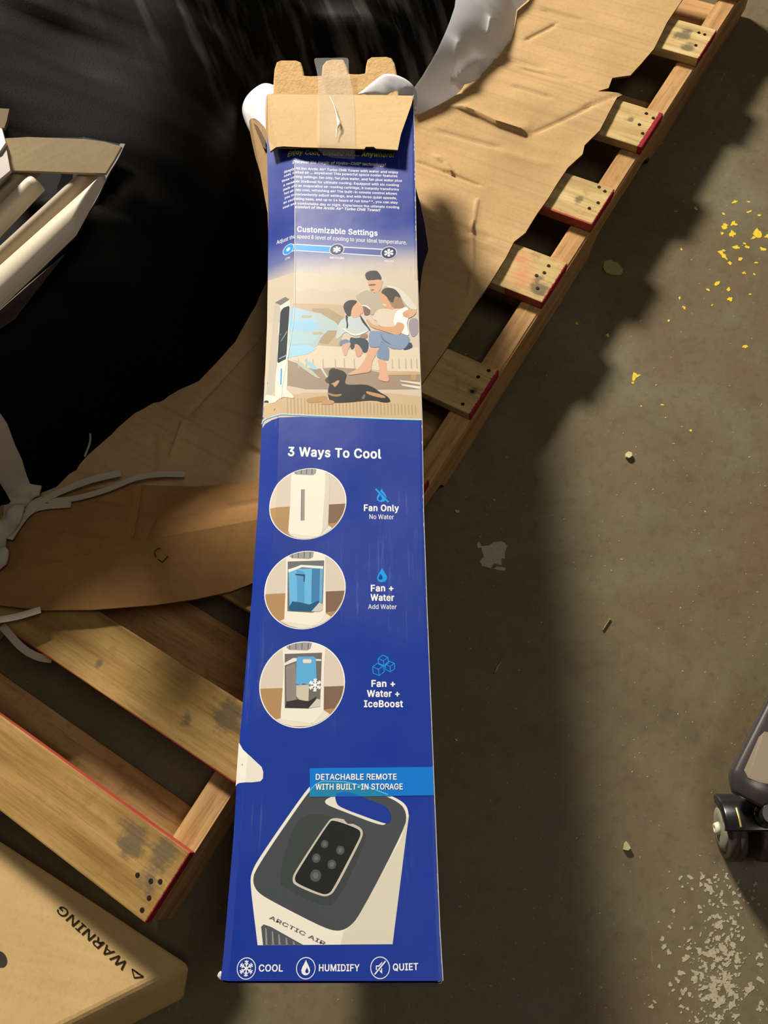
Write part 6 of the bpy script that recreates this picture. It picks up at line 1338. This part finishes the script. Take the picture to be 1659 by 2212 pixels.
# ------------------------------------------------------------------ carton at the lower left corner
ZC = 0.055
CB = thing('warning_carton', tuple(un(150, 2100, 0.0)), 'brown cardboard carton printed WARNING near its edge, beside the pallet at lower left', 'carton')
K = [un(-60, 1772, ZC), un(-0, 1817, ZC), (un(418, 2090, ZC)), un(405, 2098, ZC), un(392, 2099, ZC)]
c_far = un(418, 2082, ZC); c_l = un(-60, 1770, ZC); dirL = (c_l-c_far).normalized()
perp = (un(145, 2222, ZC)-un(405, 2092, ZC)).normalized()
c_near = c_far+perp*0.42
kc = m_card('carton_kraft', (0.76, 0.64, 0.44), (0.82, 0.69, 0.48), 0.3, 600, 0.1, 0.15)
bm = bmesh.new()
L1, L2 = 0.55, 0.36
corners = [c_far, c_far+dirL*L1, c_far+dirL*L1+perp*L2, c_far+perp*L2]
b0 = un(405, 2160, 0.0005)
foot = [b0, b0+dirL*L1, b0+dirL*L1+perp*L2, b0+perp*L2]
vt_ = [bm.verts.new((p.x, p.y, ZC)) for p in corners]; vb_ = [bm.verts.new((p.x, p.y, 0.0005)) for p in foot]
bm.faces.new(vt_); bm.faces.new(vb_[::-1])
for i in range(4): bm.faces.new((vt_[(i+1) % 4], vt_[i], vb_[i], vb_[(i+1) % 4]))
bmesh.ops.recalc_face_normals(bm, faces=bm.faces)
bmesh.ops.bevel(bm, geom=[e for e in bm.edges], offset=0.010, segments=4, profile=0.5, affect='EDGES')
bmesh.ops.subdivide_edges(bm, edges=[e for e in bm.edges if e.calc_length() > 0.1], cuts=12, use_grid_fill=True)
for v in bm.verts: v.co.z = max(0.0004, v.co.z+0.0004*ns(v.co.x*22, v.co.y*22)*(v.co.z > 0.03))
from_bm('carton_shell', bm, kc, CB)
inkk = m_simple('black_print', (0.17, 0.14, 0.10), 0.8, 0.1)
def flat_text(name, txt, p0, p1, capdir, cappx, z, mat, parent, bold=0.0):
    me = text_mesh(txt, bold)
    xs = [v.co.x for v in me.vertices]; x0, x1 = min(xs), max(xs)
    A, B = un(*p0, z), un(*p1, z); H = un(p0[0]+capdir[0]*cappx, p0[1]+capdir[1]*cappx, z)-A
    V = [A+(B-A)*((v.co.x-x0)/(x1-x0))+H*(v.co.y/0.73)+Vector((0, 0, v.co.z)) for v in me.vertices]
    o = obj(name, V, [list(p.vertices) for p in me.polygons], mat, parent); bpy.data.meshes.remove(me)
    bm = bmesh.new(); bm.from_mesh(o.data); bmesh.ops.reverse_faces(bm, faces=[f for f in bm.faces if f.normal.z < 0]); bm.to_mesh(o.data); bm.free(); return o
flat_text('warning_text', 'WARNING', (279, 2083), (134, 1955), (-0.75, 0.66), 20, ZC+.0005, inkk, CB, 0.012)
def tri(pts, w):
    V = []; F = []
    for a, b in zip(pts, pts[1:]+pts[:1]):
        A, B = un(*a, ZC+.0005), un(*b, ZC+.0005); t_ = (B-A).normalized(); s_ = Vector((-t_.y, t_.x, 0))*w; n = len(V)
        V += [A-s_, B-s_, B+s_, A+s_]; F.append([n, n+1, n+2, n+3])
    V += [un(295, 2098, ZC+.0005), un(300, 2103, ZC+.0005), un(298, 2105, ZC+.0005), un(293, 2100, ZC+.0005)]; F.append([len(V)-4+i for i in range(4)])
    return obj('warning_symbol', V, F, inkk, CB)
tri([(285, 2093), (310, 2110), (290, 2112)], 0.0008)
ov = [un(0+15*math.cos(a_)+-4*math.sin(a_), 2072+16*math.sin(a_)*1.0+8*math.cos(a_), ZC+.0005) for a_ in [2*math.pi*i/20 for i in range(20)]]
obj('printed_mark', ov, [list(range(20))[::-1]], m_simple('grey_print', (0.24, 0.22, 0.19), 0.8, 0.1), CB)

# ------------------------------------------------------------------ swivel caster, right edge
ca = (un(1500, 1770, .05)-un(1600, 1770, .05)); ca.z = 0; ca.normalize()       # axle direction (to the left in view)
cb = Vector((-ca.y, ca.x, 0))
if cb.dot(un(1600, 1670, .05)-un(1600, 1770, .05)) < 0: cb = -cb                # forward (up in view)
RWH = 0.040
CC = un(1603, 1790, 0.040)
CAS = thing('furniture_caster', (CC.x, CC.y, 0), 'black and grey twin caster with a glossy dark leg above it at the right edge', 'caster')
blk = m_simple('glossy_black_plastic', (0.10, 0.10, 0.11), 0.22, 0.5); tread = m_simple('rubber_tread', (0.30, 0.27, 0.24), 0.55, 0.3, var=0.3); hubm = m_simple('grey_hub', (0.55, 0.54, 0.48), 0.35, 0.4); legm = m_simple('dark_leg_metal', (0.30, 0.28, 0.28), 0.25, 0.6, 0.4); pad = m_simple('taupe_pad', (0.60, 0.54, 0.47), 0.5, 0.3)
up = Vector((0, 0, 1))
def cyl(name, center, axis, prof, mat, a0=0, a1=2*math.pi, seg=48, smooth=True):
    """lathe: prof = [(offset along axis, radius)]"""
    e1 = cb if abs(axis.dot(cb)) < .9 else ca; e1 = (e1-axis*e1.dot(axis)).normalized(); e2 = axis.cross(e1)
    if e2.z < 0: e2 = -e2
    if abs(axis.z) > .9: e2 = axis.cross(e1)
    full = abs(a1-a0-2*math.pi) < 1e-6; V = []; F = []; n = seg if full else seg+1
    for i in range(n):
        a = a0+(a1-a0)*i/seg
        for (h, r) in prof: V.append(center+axis*h+e1*(r*math.cos(a))+e2*(r*math.sin(a)))
    k = len(prof)
    for i in range(seg):
        for j in range(k-1):
            a = i*k+j; b = ((i+1) % n)*k+j
            F.append([a, b, b+1, a+1])
    if full: F.append([i*k for i in range(n)]); F.append([i*k+k-1 for i in range(n)][::-1])
    else: F.append([j for j in range(k)]); F.append([(n-1)*k+j for j in range(k)][::-1])
    o = obj(name, V, F, mat, CAS, False); bm = bmesh.new(); bm.from_mesh(o.data); bmesh.ops.recalc_face_normals(bm, faces=bm.faces); bm.to_mesh(o.data); bm.free()
    if smooth: o.data.polygons.foreach_set('use_smooth', [len(p.vertices) == 4 for p in o.data.polygons])
    return o
def wheelprof(h0, h1, R, c=0.004): return [(h0, R*0.45), (h0, R-c), (h0+c*0.4, R-c*.4), (h0+c, R), ((h0+h1)/2-.001, R), ((h0+h1)/2-.0008, R-.001), ((h0+h1)/2+.0008, R-.001), ((h0+h1)/2+.001, R), (h1-c, R), (h1-c*.4, R-c*.4), (h1, R-c), (h1, R*.45)]
cyl('wheel', CC+ca*0.0, ca, wheelprof(0.004, 0.026, RWH), tread)
cyl('wheel', CC-ca*0.034, ca, wheelprof(0.0, 0.022, RWH), tread)
cyl('hub_cap', CC, ca, [(0.0255, 0.0), (0.0300, 0.010), (0.0300, 0.018), (0.0285, 0.026), (0.026, 0.028), (0.024, 0.028)], hubm)
cyl('hood', CC, ca, [(-0.036, RWH+.003), (0.028, RWH+.003), (0.031, RWH+.001), (0.031, RWH-.008), (0.0275, RWH-.012), (0.0275, RWH+.000), (-0.036, RWH+.0005)], blk, math.radians(8), math.radians(98), 30)
cyl('axle_cap', CC, ca, [(0.0295, 0.0), (0.035, 0.003), (0.035, 0.0065), (0.029, 0.009)], m_simple('bright_cap', (0.86, 0.84, 0.74), 0.25, 0.6))
cyl('hood_ridge', CC, ca, [(0.012, RWH+.0028), (0.0135, RWH+.0042), (0.015, RWH+.0028)], m_simple('gold_line', (0.85, 0.74, 0.42), 0.3, 0.5, 0.6), math.radians(58), math.radians(92), 14)
cyl('stem', CC+up*(RWH+.001)-ca*0.018+cb*0.012, up, [(0, .015), (.012, .015), (.014, .012), (.032, .012)], blk)
# leg: tapered bar from above the caster running up and out of the frame
lp = [un(1585, 1712, .098), un(1612, 1655, .100), un(1660, 1560, .104), un(1720, 1440, .110), un(1800, 1290, .118)]
LP = catmull(lp, 8); V = []; F = []; K = 16
for i, p in enumerate(LP):
    t_ = (LP[min(i+1, len(LP)-1)]-LP[max(0, i-1)]).normalized(); s_ = t_.cross(up).normalized(); n_ = s_.cross(t_)
    e = min(1.0, 0.62+0.38*i/5.0); w = 0.033*e*(1 if i < 16 else 1); h = 0.014*e
    for j in range(K):
        a = 2*math.pi*j/K; cx_ = math.copysign(abs(math.cos(a))**0.5, math.cos(a)); sy_ = math.copysign(abs(math.sin(a))**0.6, math.sin(a))
        V.append(p+s_*(w*cx_+.018)+n_*(h*sy_))
for i in range(len(LP)-1):
    for j in range(K):
        a = i*K+j; b = i*K+(j+1) % K; F.append([a, b, b+K, a+K])
F.append(list(range(K))[::-1]); F.append([(len(LP)-1)*K+j for j in range(K)])
lg = obj('leg', V, F, legm, CAS, True)
pdp = [un(*q) for q in [(1640, 1592, .117), (1652, 1580, .118), (1720, 1600, .118), (1700, 1700, .116), (1640, 1690, .115), (1616, 1680, .115), (1608, 1664, .115)]]
flap('leg_cover', pdp, 0.006, pad, CAS)

# ------------------------------------------------------------------ loose bits on the floor
def chip(name, pts, z, th, c, lab, cat):
    t = flap(name, [un(x, y, z) for x, y in pts], th, m_simple(name, c, 0.7, 0.2, var=0.4, bscale=260), None); return tag(t, lab, cat)
chip('paint_chip', [(1304, 566), (1310, 562), (1320, 561), (1327, 566), (1334, 567), (1340, 574), (1346, 583), (1343, 593), (1335, 594), (1322, 593), (1308, 588), (1303, 578)], 0.0035, 0.003, (0.62, 0.60, 0.40), 'largest dull yellow paint flake, lying alone in the shade beside the pallet', 'paint chip')
chip('pebble', [(1351, 980), (1357, 975), (1365, 977), (1366, 984), (1359, 989), (1352, 986)], 0.006, 0.0055, (0.80, 0.78, 0.62), 'small pale chip standing at the shade border, below the yellow flake', 'chip')
chip('bark_chip', [(1349, 1822), (1353, 1817), (1358, 1823), (1363, 1832), (1357, 1837), (1347, 1835)], 0.006, 0.0055, (0.76, 0.74, 0.52), 'pale yellowish chip on the floor, left of the caster', 'chip')
chip('wood_splinter', [(1081, 1429), (1083, 1431), (1074, 1447), (1067, 1455), (1072, 1441)], 0.004, 0.003, (0.66, 0.56, 0.36), 'thin tan wood splinter on the dark floor right of the blue carton', 'splinter')
chip('white_crumb', [(983, 1102), (989, 1101), (993, 1105), (989, 1108), (984, 1106)], 0.004, 0.003, (0.72, 0.68, 0.58), 'tiny whitish crumb on the floor near the blue carton and pallet corner', 'crumb')
chip('white_crumb', [(982, 1595), (987, 1597), (989, 1601), (984, 1600)], 0.004, 0.003, (0.80, 0.78, 0.72), 'tiny white crumb on the dark floor halfway down the blue carton', 'crumb')
chip('wood_splinter', [(1317, 1335), (1319, 1336), (1303, 1361), (1301, 1360)], 0.003, 0.002, (0.62, 0.55, 0.38), 'long fine straw-coloured splinter in the middle of the floor', 'splinter')
